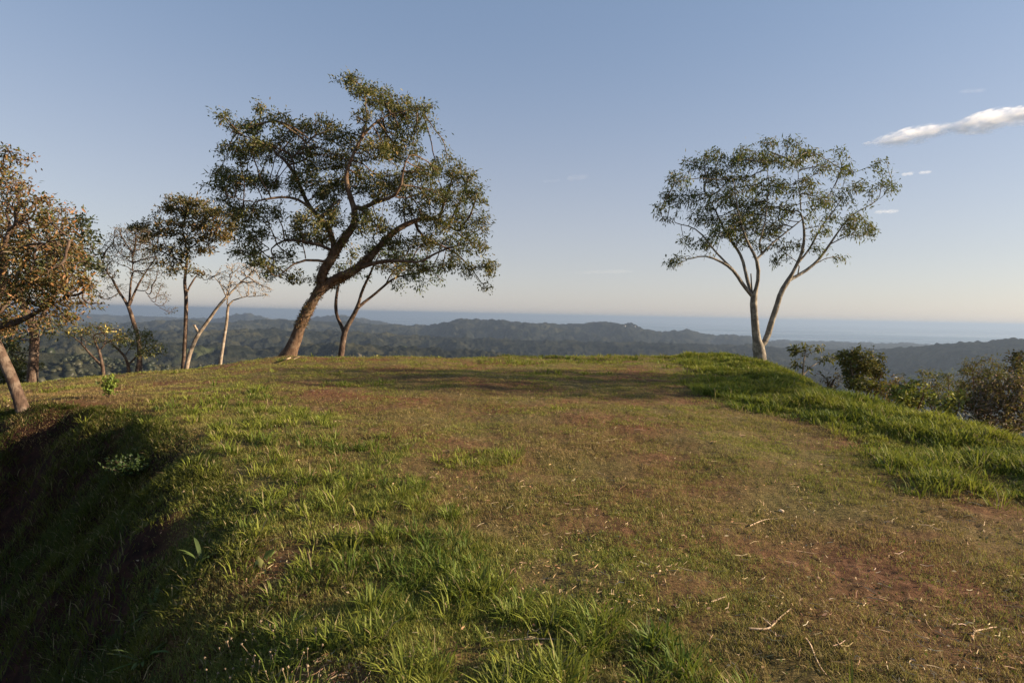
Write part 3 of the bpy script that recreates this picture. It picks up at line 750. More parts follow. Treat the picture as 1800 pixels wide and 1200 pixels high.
rb = ground_at(46, 742)
YR = 9.6
tree('rusty_tree', 'nearest tree, mottled trunk leaning out of the frame at far left with rusty orange foliage', 'tree', (at(46, 740, YR)[0], YR, near_h(at(46, 740, YR)[0:1], np.array([YR]))[0]), YR, [
    ([(56, 775, .14), (46, 738, .115), (34, 700, .09), (20, 662, .085), (2, 618, .085), (-25, 575, .085), (-45, 530, .10), (-50, 480, .09), (-40, 420, .07)], 0),
    ([(-25, 577, .07), (0, 575, .062), (25, 569, .055), (48, 558, .045), (62, 550, .035), (90, 535, .022), (120, 525, .014)], -.3),
    ([(-50, 500, .06), (-20, 470, .055), (10, 420, .05), (40, 380, .035), (70, 350, .02)], 1.0),
    ([(-30, 560, .05), (8, 510, .05), (6, 470, .05), (2, 440, .04), (14, 405, .03), (30, 395, .02)], -.5),
    ([(-40, 430, .05), (-20, 370, .04), (0, 320, .03), (15, 295, .015)], .5),
    ([(20, 420, .025), (50, 430, .022), (85, 425, .018), (120, 415, .01)], -.5),
    ([(-20, 560, .03), (20, 520, .03), (60, 490, .025), (100, 470, .015), (140, 470, .01)], .6)],
    [(15, 270, 26, 8), (45, 280, 14, 5, .5), (10, 300, 28, 14), (25, 325, 34, 16), (70, 350, 34, 14), (110, 370, 26, 12, .8), (135, 385, 14, 8, .6), (20, 355, 40, 20), (60, 385, 44, 20), (105, 400, 36, 20), (15, 400, 40, 22), (60, 430, 50, 24), (110, 440, 40, 24), (140, 450, 26, 16, .6), (20, 450, 40, 24), (70, 480, 50, 24), (120, 490, 40, 22), (155, 500, 22, 12), (20, 510, 40, 22), (70, 525, 46, 16), (120, 530, 40, 14), (160, 535, 24, 12), (165, 512, 14, 8), (20, 555, 40, 14, .9), (90, 555, 40, 12, 1), (15, 582, 34, 12, .8), (75, 578, 34, 10, .8), (125, 562, 26, 10, .8), (-50, 400, 70, 80, .5), (-60, 520, 60, 50, .4), (-70, 320, 60, 50, .3), (170, 520, 10, 6)],
    20, BARK_RED, RUST, per=110, depth=1.3, step=.08, kill=.10, leaf=(.065, .028), nleaf=11, leafr=1.6, tip=.0075, clump=.6, jitter=.07, droop=.3, infl=1.2, wander=.3)

tree('vase_tree', 'pale twin-stemmed tree with airy fan-shaped crown standing alone at right', 'tree', gbase(1336, 640, 21.5), 21.5, [
    ([(1337, 656, 0.257), (1337, 640, 0.234), (1335, 624, 0.226), (1334, 610, 0.218)], 0),
    ([(1333, 612, 0.156), (1328, 582, 0.140), (1326, 550, 0.129), (1323, 521, 0.121)], -.1),
    ([(1337, 612, 0.133), (1346, 602, 0.113), (1354, 572, 0.109), (1364, 543, 0.105), (1374, 510, 0.098), (1386, 493, 0.094)], .4),
    ([(1323, 521, 0.070), (1310, 506, 0.066), (1298, 488, 0.062), (1288, 473, 0.058), (1269, 461, 0.043), (1240, 449, 0.031), (1205, 458, 0.016), (1190, 466, 0.009)], -.9),
    ([(1287, 472, 0.039), (1270, 455, 0.039), (1252, 436, 0.035), (1237, 414, 0.031), (1221, 400, 0.023), (1185, 392, 0.016), (1160, 380, 0.009)], .9),
    ([(1323, 521, 0.070), (1314, 495, 0.062), (1309, 473, 0.058), (1302, 447, 0.051), (1281, 418, 0.043), (1262, 380, 0.031), (1240, 340, 0.016)], .7),
    ([(1323, 521, 0.078), (1330, 508, 0.070), (1334, 477, 0.066), (1331, 455, 0.058), (1317, 433, 0.047), (1305, 402, 0.035), (1295, 360, 0.023), (1290, 320, 0.016)], -.8),
    ([(1333, 460, 0.047), (1342, 445, 0.043), (1350, 434, 0.039), (1372, 416, 0.031), (1405, 390, 0.023), (1441, 359, 0.017), (1465, 330, 0.012)], .9),
    ([(1332, 455, 0.035), (1335, 425, 0.031), (1345, 390, 0.023), (1350, 340, 0.017), (1350, 290, 0.012)], -.4),
    ([(1337, 640, .15), (1350, 645, .10), (1366, 652, .03)], -.6), ([(1335, 640, .15), (1322, 646, .09), (1308, 652, .03)], -.6), ([(1336, 640, .13), (1337, 650, .09), (1341, 660, .03)], -1.3),
    ([(1322, 522, 0.031), (1321, 500, 0.027), (1320, 481, 0.023)], -.3),
    ([(1386, 493, 0.066), (1401, 465, 0.062), (1411, 440, 0.055), (1414, 403, 0.043), (1408, 370, 0.027), (1405, 330, 0.017), (1400, 290, 0.012)], -.6),
    ([(1386, 493, 0.066), (1402, 485, 0.062), (1418, 475, 0.058), (1441, 455, 0.051), (1458, 430, 0.043), (1476, 404, 0.031), (1497, 378, 0.023), (1533, 359, 0.016), (1568, 334, 0.009)], .6),
    ([(1405, 460, 0.039), (1423, 438, 0.039), (1441, 403, 0.031), (1458, 380, 0.023), (1478, 350, 0.016), (1485, 300, 0.009)], .9),
    ([(1412, 477, 0.023), (1409, 465, 0.023), (1400, 460, 0.016), (1375, 440, 0.012)], -.4),
    ([(1468, 420, 0.023), (1500, 412, 0.017), (1525, 415, 0.009)], -.6), ([(1440, 456, 0.020), (1465, 450, 0.016), (1485, 455, 0.008)], .3)],
    [(1160, 366, 16, 10), (1180, 345, 22, 16), (1172, 385, 18, 8, .8), (1195, 315, 26, 16), (1215, 345, 28, 18), (1220, 285, 26, 14), (1250, 275, 26, 14), (1260, 310, 34, 20), (1300, 282, 30, 18), (1310, 262, 18, 8), (1350, 252, 20, 11), (1345, 280, 26, 16), (1395, 252, 20, 12, .7), (1385, 282, 34, 18), (1425, 270, 26, 14, .7), (1450, 292, 28, 16, .6), (1480, 300, 26, 18, .5), (1475, 265, 16, 8, .5), (1545, 288, 18, 12, .6), (1555, 320, 24, 12, .7), (1520, 330, 26, 14, .5), (1570, 335, 14, 8, .8),
     (1235, 380, 30, 18), (1270, 350, 36, 22, 1.2), (1310, 325, 36, 22, 1.2), (1290, 390, 34, 20, 1.3), (1325, 365, 36, 22, 1.3), (1360, 325, 32, 20), (1345, 400, 34, 18, 1.1), (1310, 420, 30, 14, 1.1), (1265, 410, 26, 12), (1375, 370, 28, 18, .8), (1410, 330, 30, 20, .7), (1440, 350, 28, 20, .5), (1480, 350, 28, 18, .4), (1500, 390, 28, 14, .7), (1530, 400, 14, 10, .6), (1440, 400, 24, 16, .4), (1505, 412, 18, 10, .9), (1475, 455, 16, 7, 1), (1440, 440, 18, 10, .4), (1180, 462, 16, 6), (1205, 450, 20, 8), (1225, 430, 22, 10), (1200, 420, 18, 8, .6), (1385, 430, 26, 12, .5), (1375, 455, 16, 7, .6), (1345, 435, 18, 8, .8), (1455, 380, 18, 12, .3)],
    21, BARK_GREY, [(.075, .105, .02), (.10, .125, .025), (.055, .08, .02), (.13, .105, .035)], per=330, depth=1.8, step=.12, kill=.13, leaf=(.14, .042), nleaf=6, clump=.5, leafr=2.0, tip=.006, pexp=2.15, jitter=.1, droop=1.0, spread=.6, infl=1.5)

# --- shrubs beyond the right edge: stems start on the slope
def shrub(name, label, base, Y, blobs, seed, cols, nstem=4, sr=.03, bark=BARK_BROWN, per=60, step=.08, kill=.095, leaf=(.07, .035), nleaf=6, leafr=2.0, tip=.004, cat='shrub', group=None, jitter=.06, dep=.6, **kw):
    b = gbase(base[0], base[1], Y)
    # image height of the ground there
    g = np.random.default_rng(seed+50)
    rel = np.array(b)-np.array([0, 0, CAMZ]); py = 600-FPX*(rel@UU)/(rel@F0)
    cy = np.mean([q[1] for q in blobs]); limbs = []
    mainx = np.mean([q[0] for q in blobs])
    for k in range(nstem):
        tx = g.choice([q[0] for q in blobs]); ty = cy+g.uniform(-5, 15)
        if k == 0: limbs.append(([(base[0], py+4, sr*1.2), (base[0]+.3*(tx-base[0]), (py+ty)/2, sr), (tx, ty, sr*.5)], 0))
        else: limbs.append(([(base[0], py+2, sr), (base[0]+.4*(tx-base[0]), (py+ty)/2+g.uniform(-4, 4), sr*.7), (tx, ty, sr*.4)], g.uniform(-dep, dep)))
    return tree(name, label, cat, b, Y, limbs, blobs, seed, bark, cols, per=per*2.2, depth=dep, step=step, kill=kill, leaf=leaf, nleaf=nleaf*1.9, leafr=leafr, tip=tip, jitter=jitter, group=group, parts=('stem', 'foliage'), dens=.3, **kw)

tree('umbrella_sapling', 'small flat-topped young tree with tiered leaf clusters right of the pale twin-stemmed tree', 'tree', gbase(1411, 662, 17.5), 17.5, [
    ([(1410, 700, .035), (1411, 660, .03), (1412, 640, .028), (1414, 625, .022), (1417, 615, .015)], 0),
    ([(1411, 650, .02), (1422, 643, .018), (1440, 637, .015), (1450, 630, .01)], .3), ([(1414, 624, .015), (1428, 619, .012), (1440, 613, .01)], -.3), ([(1412, 645, .014), (1402, 643, .01), (1398, 640, .01)], .2), ([(1414, 626, .012), (1402, 616, .01), (1394, 612, .01)], .2)],
    [(1396, 612, 8, 4), (1405, 608, 10, 4), (1418, 609, 9, 4), (1440, 613, 9, 6), (1446, 608, 6, 3), (1408, 618, 10, 4), (1445, 632, 12, 5), (1462, 629, 10, 5), (1472, 627, 7, 4), (1400, 640, 11, 5), (1419, 648, 9, 5), (1394, 622, 4, 3)],
    31, BARK_PALE, [(.07, .085, .02), (.12, .11, .03), (.05, .06, .02)], per=420, depth=.15, step=.09, kill=.10, leaf=(.12, .05), nleaf=6, leafr=2.0, tip=.004, jitter=.05, droop=.5)
G2 = [(.10, .11, .025), (.15, .14, .035), (.05, .065, .02), (.2, .17, .05)]
shrub('columnar_bush', 'tall dense dark green bush with yellowish leaf tips right of the umbrella-shaped sapling', (1512, 700), 14.5,
      [(1482, 622, 12, 6), (1505, 618, 14, 6), (1528, 622, 14, 7), (1545, 628, 8, 7), (1495, 635, 22, 10), (1525, 638, 22, 10), (1510, 655, 26, 12), (1485, 650, 8, 10), (1540, 655, 14, 10), (1552, 655, 6, 5), (1510, 675, 26, 10), (1545, 678, 14, 10), (1495, 668, 12, 9)], 32, G2, per=260, nleaf=7, leaf=(.085, .045))
shrub('brown_scrub', 'low dry brown scrub at the grass edge just left of the tall dark bush', (1455, 690), 15,
      [(1440, 657, 9, 5), (1455, 665, 14, 6), (1475, 668, 12, 6), (1470, 655, 8, 6), (1460, 675, 16, 5)], 33, [(.10, .07, .04), (.08, .075, .03), (.14, .09, .06)], per=220, nleaf=3, leaf=(.07, .03))
shrub('russet_scrub', 'tangled russet and green scrub below and right of the tall dark bush', (1560, 720), 13.5,
      [(1545, 690, 14, 8), (1565, 680, 14, 8), (1585, 685, 14, 7), (1575, 668, 10, 7), (1560, 700, 14, 6), (1590, 672, 8, 5)], 34, [(.15, .09, .04), (.10, .085, .03), (.2, .12, .05)], per=240, nleaf=5, leaf=(.07, .035))
shrub('yellow_green_bush', 'rounded bush with bright yellow-green leaves behind the tall grass at right', (1600, 745), 12,
      [(1578, 688, 16, 8), (1600, 682, 18, 9), (1615, 674, 10, 7), (1626, 694, 16, 9), (1590, 702, 20, 8), (1612, 708, 20, 8)], 35, [(.24, .26, .04), (.16, .19, .03), (.30, .29, .06), (.10, .12, .025)], per=240, nleaf=6, leaf=(.08, .055), tip=.004)
shrub('trailing_yellow_bush', 'low trailing bush with yellow-green leaves and a bare upright stalk beside the large dark shrub', (1665, 770), 10.8,
      [(1640, 706, 14, 8), (1655, 710, 14, 9), (1670, 704, 12, 8), (1682, 698, 9, 8), (1665, 720, 18, 8), (1690, 692, 6, 5), (1645, 694, 9, 5)], 36, [(.22, .24, .04), (.15, .18, .03), (.28, .26, .06), (.08, .09, .025)], per=260, nleaf=5, leaf=(.075, .05))
shrub('feathery_shrub', 'feathery dull green shrub with a wispy left branch in the gap before the far hill', (1665, 720), 16,
      [(1632, 655, 12, 5), (1622, 652, 8, 3), (1645, 662, 10, 5), (1650, 678, 18, 9), (1675, 672, 18, 9), (1668, 660, 14, 6), (1640, 690, 18, 8), (1690, 690, 20, 10), (1615, 690, 14, 8), (1660, 700, 26, 8)], 37, [(.09, .105, .03), (.12, .12, .035), (.14, .12, .045)], per=220, nleaf=6, leaf=(.07, .025))
shrub('rounded_rust_shrub', 'large rounded shrub with rust-tinted top between feathery shrub and dark thicket', (1725, 740), 14,
      [(1712, 640, 18, 9), (1735, 632, 18, 8), (1750, 642, 16, 8), (1700, 655, 18, 10), (1725, 655, 24, 12), (1755, 660, 18, 12), (1710, 675, 24, 12), (1745, 680, 24, 14), (1770, 650, 8, 8), (1700, 700, 26, 12), (1690, 680, 12, 10)], 38, [(.09, .085, .03), (.07, .08, .025), (.14, .095, .035), (.05, .06, .02)], per=200, nleaf=6, leaf=(.06, .024))
shrub('dark_thicket', 'dark brown thicket of dry glinting leaves rising from behind the grass at the right edge', (1755, 800), 10.8,
      [(1720, 690, 20, 14), (1745, 680, 22, 16), (1770, 670, 20, 18), (1795, 680, 20, 20), (1710, 712, 18, 12), (1740, 712, 28, 14), (1780, 715, 28, 18), (1760, 735, 28, 10), (1800, 740, 20, 12), (1830, 700, 30, 30), (1725, 728, 16, 8), (1755, 700, 30, 16), (1735, 745, 24, 8), (1790, 755, 24, 8)], 39, [(.045, .036, .026), (.08, .06, .04), (.20, .13, .09), (.06, .065, .03)], per=170, nleaf=6, leaf=(.06, .038), sr=.035, tip=.006, bark=BARK_GREY)
shrub('tall_edge_shrub', 'tallest shrub at the right edge, dark green above and rust-leaved lower down', (1810, 800), 12.2,
      [(1778, 628, 8, 5), (1790, 622, 12, 6), (1805, 628, 14, 8), (1790, 645, 18, 10), (1815, 650, 20, 14), (1850, 640, 30, 20), (1840, 680, 30, 24), (1800, 668, 16, 10)], 40, [(.04, .045, .02), (.07, .065, .025), (.11, .07, .035)], per=170, nleaf=7, leaf=(.075, .04), sr=.035)
shrub('dark_wispy_sapling', 'dark wispy sapling top poking up in the gap right of the russet scrub', (1588, 720), 17,
      [(1578, 668, 8, 6), (1585, 660, 5, 5), (1600, 675, 8, 5), (1595, 683, 12, 5), (1608, 672, 4, 5)], 41, [(.035, .04, .02), (.06, .055, .03)], per=300, nleaf=3, leaf=(.07, .03))

shrub('valley_bush', 'yellow-green leafy bush in the far left corner behind the two left trunks', (20, 720), 20,
      [(10, 610, 26, 14), (25, 640, 22, 16), (5, 660, 30, 18), (30, 665, 20, 12), (0, 690, 26, 10), (75, 640, 10, 8), (-30, 640, 40, 30)], 43, [(.11, .12, .03), (.08, .09, .025), (.15, .14, .04)], per=60, nleaf=7, leaf=(.10, .045), tip=.006, sr=.05)
# trees that stand further along the same slope, to the right of the picture: they throw the long shade across the grass
g = np.random.default_rng(9)
def side_tree(x, y, cz, w, hh, seed, label):
    z = float(near_h(np.array([x]), np.array([y]))[0])
    g = np.random.default_rng(seed)
    pos = []; par = []; mr = []; n = 14; top = cz-hh*.6
    for k in range(n):
        pos.append(np.array([x+.1*math.sin(k), y+.08*math.cos(k*.8), z-.3+(top-z+.3)*k/(n-1)])); par.append(k-1); mr.append(.18-.007*k)
    u = g.normal(0, 1, (900, 3)); u /= np.linalg.norm(u, axis=1)[:, None]; u *= g.uniform(.2, 1, (900, 1))**.5
    A = np.array([x, y, cz])+u*np.array([w*1.3, w, hh])
    P, pr, m_ = grow((pos, par, mr), A, .25, 3, .32, seed=seed)
    r = radii(P, pr, m_, .008)
    root = empty('hillside_tree', (x, y, z), label, 'tree')
    v, q_ = tubes(P, pr, r); mesh_obj('trunk', v, quads=q_, mat=BARK_BROWN, parent=root, smooth=True)
    ids = np.repeat(np.where(r < .02)[0], 6); D = P-P[np.maximum(pr, 0)]
    v, t, cc = leaves(P[ids], D[ids], .17, .08, palette(g, len(ids), OLIVE), g, .3, 1, .15)
    mesh_obj('crown', v, tris=t, mat=LEAF, parent=root, col=cc)
side_tree(15.5, 12.4, 4.9, 1.9, 2.6, 61, 'olive tree on the slope beyond the right edge, nearer one')
side_tree(17.5, 14.6, 5.6, 2.0, 2.7, 62, 'olive tree on the slope beyond the right edge, farther one')
# ------------------------------------------------------------------ grass
def blades(x, y, h, w, lean, az, col, curl=.5, base_off=0.0):
    n = len(x); z = near_h(x, y)-.004
    dx, dy = np.cos(az), np.sin(az)
    fa = az+np.pi/2+rng.normal(0, .5, n); sx, sy = np.cos(fa)*w*.5, np.sin(fa)*w*.5
    b = np.stack([x, y, z], -1)
    L = lean*h; hz = h*np.sqrt(np.clip(1-(lean*.9)**2, .05, 1))
    m = b+np.stack([dx*L*.42, dy*L*.42, hz*.62], -1)
    t = b+np.stack([dx*L, dy*L, hz*(1-curl*.35*lean)], -1)
    s = np.stack([sx, sy, np.zeros(n)], -1)
    V = np.stack([b-s*.8, b+s*.8, m+s, m-s, t], 1).reshape(-1, 3)
    k = np.arange(n)*5
    Q = np.stack([k, k+1, k+2, k+3], -1); T = np.stack([k+3, k+2, k+4], -1)
    return V, T, Q, np.repeat(col, 5, 0)
def join(parts):
    Vs, Ts, Qs, Cs = [], [], [], []; off = 0
    for v, t, q_, c in parts:
        Vs.append(v); Cs.append(c)
        if t is not None: Ts.append(t+off)
        if q_ is not None: Qs.append(q_+off)
        off += len(v)
    return np.concatenate(Vs), (np.concatenate(Ts) if Ts else None), (np.concatenate(Qs) if Qs else None), np.concatenate(Cs)
def lush(x, y):
    """0..1: where the long green grass grows"""
    er = x-right_edge(y)
    n1 = fbm(x*.8, y*.8, 3); n2 = fbm(x*1.7+9, y*1.7, 2)
    right = sstep(-3.7, -1.6, er+1.1*n1)*sstep(1.4, .6, er)*np.clip(1.1+1.0*n2+.2*n1, .3, 1)
    xl = np.interp(y, [0, 2.5, 3.2, 5, 7, 9, 12], [1.6, .9, .2, -.4, -1.5, -3.0, -5.5])
    left = sstep(-6.8, -5, x)*sstep(.5, -.6, x-xl+.7*n1)*sstep(.5, -.3, rim_sd(x, y))
    left = left*(.2+.8*sstep(-.3, .15, n2+.3*n1))
    ef = y-far_edge(x)
    farg = sstep(-8.5, -6, x)*sstep(-5.5, -2.0, ef+1.5*n1)*(.45+.55*sstep(-2, 2, x))*np.clip(.65+.9*n2, .15, 1)
    farg = np.maximum(farg, sstep(-2.5, .5, x+1.0*n1)*sstep(-5.5, -2.5, ef+1.2*n1)*np.clip(1.05+.9*n2, .35, 1))
    tuft = sstep(.42, .55, pn(x*.55+31, y*.55+7))*.8
    return np.clip(np.maximum.reduce([right, left, farg, tuft*sstep(12, 4, y)*0+tuft*.6]), 0, 1), right, left, farg
def wedge(n, y0, y1, power=1.0, margin=1.2):
    """points in the visible wedge, density falling off with distance"""
    u = rng.uniform(0, 1, n)
    if power == 1.0: y = y0*(y1/y0)**u          # density ~ 1/y^2 per area
    else: y = np.sqrt(y0*y0+(y1*y1-y0*y0)*u)
    x = rng.uniform(-.95, .95, n)*y*margin
    return x, y
def inhill(x, y, m=1.0):
    return (x-right_edge(y) < m) & (y-far_edge(x) < m) & (x > -18)

parts = []
# short turf, dry and green mixed
n = 105000
x, y = wedge(n, 1.9, 26)
per = rng.poisson(11, n)+1; ci = np.repeat(np.arange(n), per); cr = (.012+.03*rng.uniform(0, 1, n))[ci]*(1+.07*y[ci])
cgr = rng.normal(0, .2, n)[ci]; chh = rng.uniform(.6, 1.35, n)[ci]
x = x[ci]+rng.normal(0, 1, len(ci))*cr; y = y[ci]+rng.normal(0, 1, len(ci))*cr
k = inhill(x, y); x, y, cgr, chh = x[k], y[k], cgr[k], chh[k]
L_, rt, lf, fg = lush(x, y)
thin = fbm(x*1.1+50, y*1.1, 4)+.35*fbm(x*5+3, y*5, 2)
sdv = rim_sd(x, y)
k = (rng.uniform(0, 1, len(x)) < np.clip(.62+1.3*thin+.25*L_, .08, 1)*(1-.6*sstep(0, 2.5, x)*sstep(7, 3, y))) & (sdv < .7)
x, y, L_, thin, cgr, chh = x[k], y[k], L_[k], thin[k], cgr[k], chh[k]
n = len(x); d = np.hypot(x, y)
h = chh*(.018+.024*rng.uniform(0, 1, n))*(1+.8*L_)*(1+.03*d)
w = .0018*(1+.13*d)
gr = np.clip(.68+.6*fbm(x*.5+12, y*.5, 3)+.3*L_+.25*sstep(9, 15, y)-.38*sstep(.5, 3, x)*sstep(7.5, 4, y)-.5*sstep(-5.5, -7.5, x)*sstep(16, 13.5, y)+cgr+rng.normal(0, .14, n), 0, 1)
dry = np.array([.34, .245, .11]); brown = np.array([.2, .125, .055]); green = np.array([.125, .175, .028]); yell = np.array([.27, .265, .055])
pick = rng.uniform(0, 1, n)[:, None]
c_dry = np.where(pick < .5, dry, brown); c_gr = np.where(pick < .5, green, yell)
col = c_dry*(1-gr[:, None])+c_gr*gr[:, None]; col = np.clip(col*(1+rng.normal(0, .2, (n, 1))), .01, .6)
v = blades(x, y, h, w, rng.uniform(.3, 1.0, n), rng.uniform(0, 2*np.pi, n), col)
V_, T_, Q_, C_ = v
o = mesh_obj('turf', V_, T_, Q_, GRASS, col=C_)
tag(o, 'short trampled turf of mixed dry brown and green blades over the hilltop', 'turf', kind='stuff')
print('turf', n)

# long green grass in tufts
def tufts(cx, cy, nb, hh, spread, ww, cols, leanlo=.35, leanhi=1.0):
    N = len(cx); rep = rng.poisson(nb, N)+3
    idx = np.repeat(np.arange(N), rep); m = len(idx)
    a = rng.uniform(0, 2*np.pi, m); rad = spread[idx]*np.sqrt(rng.uniform(0, 1, m))
    x = cx[idx]+np.cos(a)*rad; y = cy[idx]+np.sin(a)*rad
    h = hh[idx]*rng.uniform(.45, 1.15, m)
    lean = np.clip(leanlo+(leanhi-leanlo)*rng.uniform(0, 1, m)**1.1, 0, 1)
    tc = cols[idx]*(1+rng.normal(0, .16, (m, 1)))
    old = rng.uniform(0, 1, m) < .07
    tc[old] = np.array([.30, .24, .12])*(1+rng.normal(0, .15, (old.sum(), 1)))
    return blades(x, y, h, ww[idx]*rng.uniform(.6, 1.3, m), lean, a+rng.normal(0, .5, m), np.clip(tc, .01, .6), curl=.6)
def gcol(n, x, y):
    t = np.clip(.5+.9*fbm(x*.8, y*.8+20, 3)+rng.normal(0, .22, n), 0, 1)[:, None]
    return np.array([.082, .130, .017])*(1-t)+np.array([.205, .225, .032])*t
parts = []
n = 30000
x, y = wedge(n, 1.9, 26)
k = inhill(x, y, .7); x, y = x[k], y[k]
L_, rt, lf, fg = lush(x, y)
k = rng.uniform(0, 1, len(x)) < np.where(rt > .5, L_**1.4, np.where(lf > fg, np.where(y < 6, .27, .42)*L_**1.6, .95*L_**1.5))
x, y, rt, lf, fg = x[k], y[k], rt[k], lf[k], fg[k]; n = len(x); d = np.hypot(x, y)
nh_ = np.clip(.5+1.1*fbm(x*.9+40, y*.9, 3), 0, 1)
hh = np.where(rt > .25, .08+.24*nh_*rng.uniform(.5, 1, n), np.where(fg > .3, .05+.06*rng.uniform(0, 1, n)+.10*sstep(-2, 1, x)*nh_, np.where(rng.uniform(0, 1, n) < .45, .10+.10*rng.uniform(0, 1, n), .05+.05*rng.uniform(0, 1, n))))
parts.append(tufts(x, y, np.where(lf > .4, np.clip((34-d*1.6)*np.where(hh > .1, 1.3, .8), 8, 42), np.clip(20-d*.5, 7, 20)), hh, .035+.012*rng.uniform(0, 1, n)*d**.5+hh*.15, (.0046+.00056*d)*np.where(hh > .1, 1.15, .85), gcol(n, x, y)))
# a denser backing for the right strip and the far edge
n = 19000
yy = rng.uniform(1, 24, n); xx = right_edge(yy)+rng.uniform(-3.2, 1.1, n)
L_, rt, lf, fg = lush(xx, yy); k = (rng.uniform(0, 1, n) < rt**1.5) & (yy < far_edge(xx)+.6); xx, yy = xx[k], yy[k]; n = len(xx); d = np.hypot(xx, yy)
nh_ = np.clip(.5+1.1*fbm(xx*.9+40, yy*.9, 3), 0, 1)
parts.append(tufts(xx, yy, np.full(n, 9), .07+.25*nh_*rng.uniform(.5, 1, n), .05+.05*rng.uniform(0, 1, n), .005+.0006*d, gcol(n, xx, yy)))
V_, T_, Q_, C_ = join(parts)
o = mesh_obj('grass', V_, T_, Q_, GRASS, col=C_)
tag(o, 'long fresh green grass in tufts along the right edge and the left brow', 'grass', kind='stuff')
print('grass blades', len(V_)//5)

# grass hanging over the bank
n = 26000
t = rng.uniform(0, 1, n); yy = rng.uniform(.8, 11, n); xx = np.interp(yy, RIM[1:9, 1], RIM[1:9, 0])-rng.uniform(0, 1, n)**1.5*7.5+.2
sdv = rim_sd(xx, yy); k = (sdv > -.1) & (sdv < 7) & (rng.uniform(0, 1, n) < np.clip((.85+.9*fbm(xx*.9, yy*.9, 2)-.03*sdv-.2*sstep(6.5, 9, yy)*sstep(-4, -7, xx)), 0, 1))
xx, yy = xx[k], yy[k]; n = len(xx)
parts = [tufts(xx, yy, np.full(n, 9), (.06+.17*rng.uniform(0, 1, n))*(.45+.55*sstep(.2, 1.2, rim_sd(xx, yy))), .05+.06*rng.uniform(0, 1, n), np.full(n, .007), gcol(n, xx, yy)*.42, .5, 1.0)]  # blade colour scaled down to paint in the shade of the bank
V_, T_, Q_, C_ = join(parts)
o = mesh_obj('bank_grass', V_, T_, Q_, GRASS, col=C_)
tag(o, 'rough grass coloured dark as if in shade, hanging down the shaded earth bank at left', 'grass', kind='stuff')

WEED = leaf_mat('weed_leaf', .3, 0.0)
# small round-leaved ground weeds
n = 60000
x, y = wedge(n, 1.9, 14)
L_, rt, lf, fg = lush(x, y)
sdv = rim_sd(x, y)
den = np.clip(.9*lf+.12, 0, 1)*sstep(-.35, .3, fbm(x*1.4+70, y*1.4, 3))*sstep(.9, .2, sdv)
k = (rng.uniform(0, 1, n) < den) & inhill(x, y); x, y = x[k], y[k]; n = len(x)
P = np.stack([x, y, near_h(x, y)+rng.uniform(.004, .03, n)], -1)
D = rng.normal(0, 1, (n, 3)); D[:, 2] = np.abs(D[:, 2])*.4
c = palette(rng, n, [(.07, .10, .03), (.12, .14, .05), (.16, .15, .07), (.05, .07, .02)])
dd = np.hypot(x, y)
vv, tt, cc = leaves(P, D, .015*(1+.06*dd), .011*(1+.06*dd), c, rng, -.1, .4, .004)
o = mesh_obj('ground_weeds', vv, tris=tt, mat=WEED, col=cc)
tag(o, 'creeping small-leaved weeds between the grass tufts in the left foreground', 'weeds', kind='stuff')

# dry straw and clippings lying about
n = 17000
x, y = wedge(n, 1.9, 20)
k = inhill(x, y, -.3) & (rim_sd(x, y) < 0) & (rng.uniform(0, 1, n) < .35+.65*sstep(-.1, .3, fbm(x*.9+5, y*.9+2, 3))); x, y = x[k], y[k]; n = len(x); dd = np.hypot(x, y)
L = rng.lognormal(math.log(.035), .5, n)*(1+.04*dd); a = rng.uniform(0, 2*np.pi, n); w = .0022*(1+.12*dd)
bend = rng.normal(0, .35, n)
p0 = np.stack([x, y], -1); p1 = p0+np.stack([np.cos(a), np.sin(a)], -1)*L[:, None]*.5; p2 = p1+np.stack([np.cos(a+bend), np.sin(a+bend)], -1)*L[:, None]*.5
zz = [near_h(p[:, 0], p[:, 1])+.008+rng.uniform(0, .014, n) for p in (p0, p1, p2)]
s = np.stack([-np.sin(a), np.cos(a)], -1)*w[:, None]*.5
def v3(p, z): return np.concatenate([p, z[:, None]], 1)
V_ = np.stack([v3(p0-s, zz[0]), v3(p0+s, zz[0]+.002), v3(p1+s, zz[1]+.002), v3(p1-s, zz[1]), v3(p2+s*.6, zz[2]+.002), v3(p2-s*.6, zz[2])], 1).reshape(-1, 3)
k = np.arange(n)*6; Q_ = np.concatenate([np.stack([k, k+1, k+2, k+3], -1), np.stack([k+3, k+2, k+4, k+5], -1)])
c = palette(rng, n, [(.42, .31, .18), (.30, .19, .10), (.5, .40, .26), (.22, .12, .07)], [.35, .3, .15, .2])
o = mesh_obj('straw', V_, quads=Q_, mat=STRAW, col=np.repeat(c, 6, 0))
tag(o, 'pale dry straw and clippings strewn over the bare brown turf', 'straw', kind='stuff')

# fallen leaves
n = 5000
x, y = wedge(n, 1.9, 20)
k = inhill(x, y, -.3) & (rng.uniform(0, 1, n) < .2+.8*sstep(0, .4, fbm(x*.7+15, y*.7+22, 3))); x, y = x[k], y[k]; n = len(x)
P = np.stack([x, y, near_h(x, y)+rng.uniform(.008, .03, n)], -1); D = rng.normal(0, 1, (n, 3)); D[:, 2] *= .15
vv, tt, cc = leaves(P, D, .025, .015, palette(rng, n, [(.26, .13, .06), (.36, .22, .11), (.14, .07, .04), (.40, .30, .18)]), rng, 0, .1, .002)
o = mesh_obj('leaf_litter', vv, tris=tt, mat=STRAW, col=cc)
tag(o, 'small curled brown fallen leaves scattered over the turf', 'fallen leaves', kind='stuff')

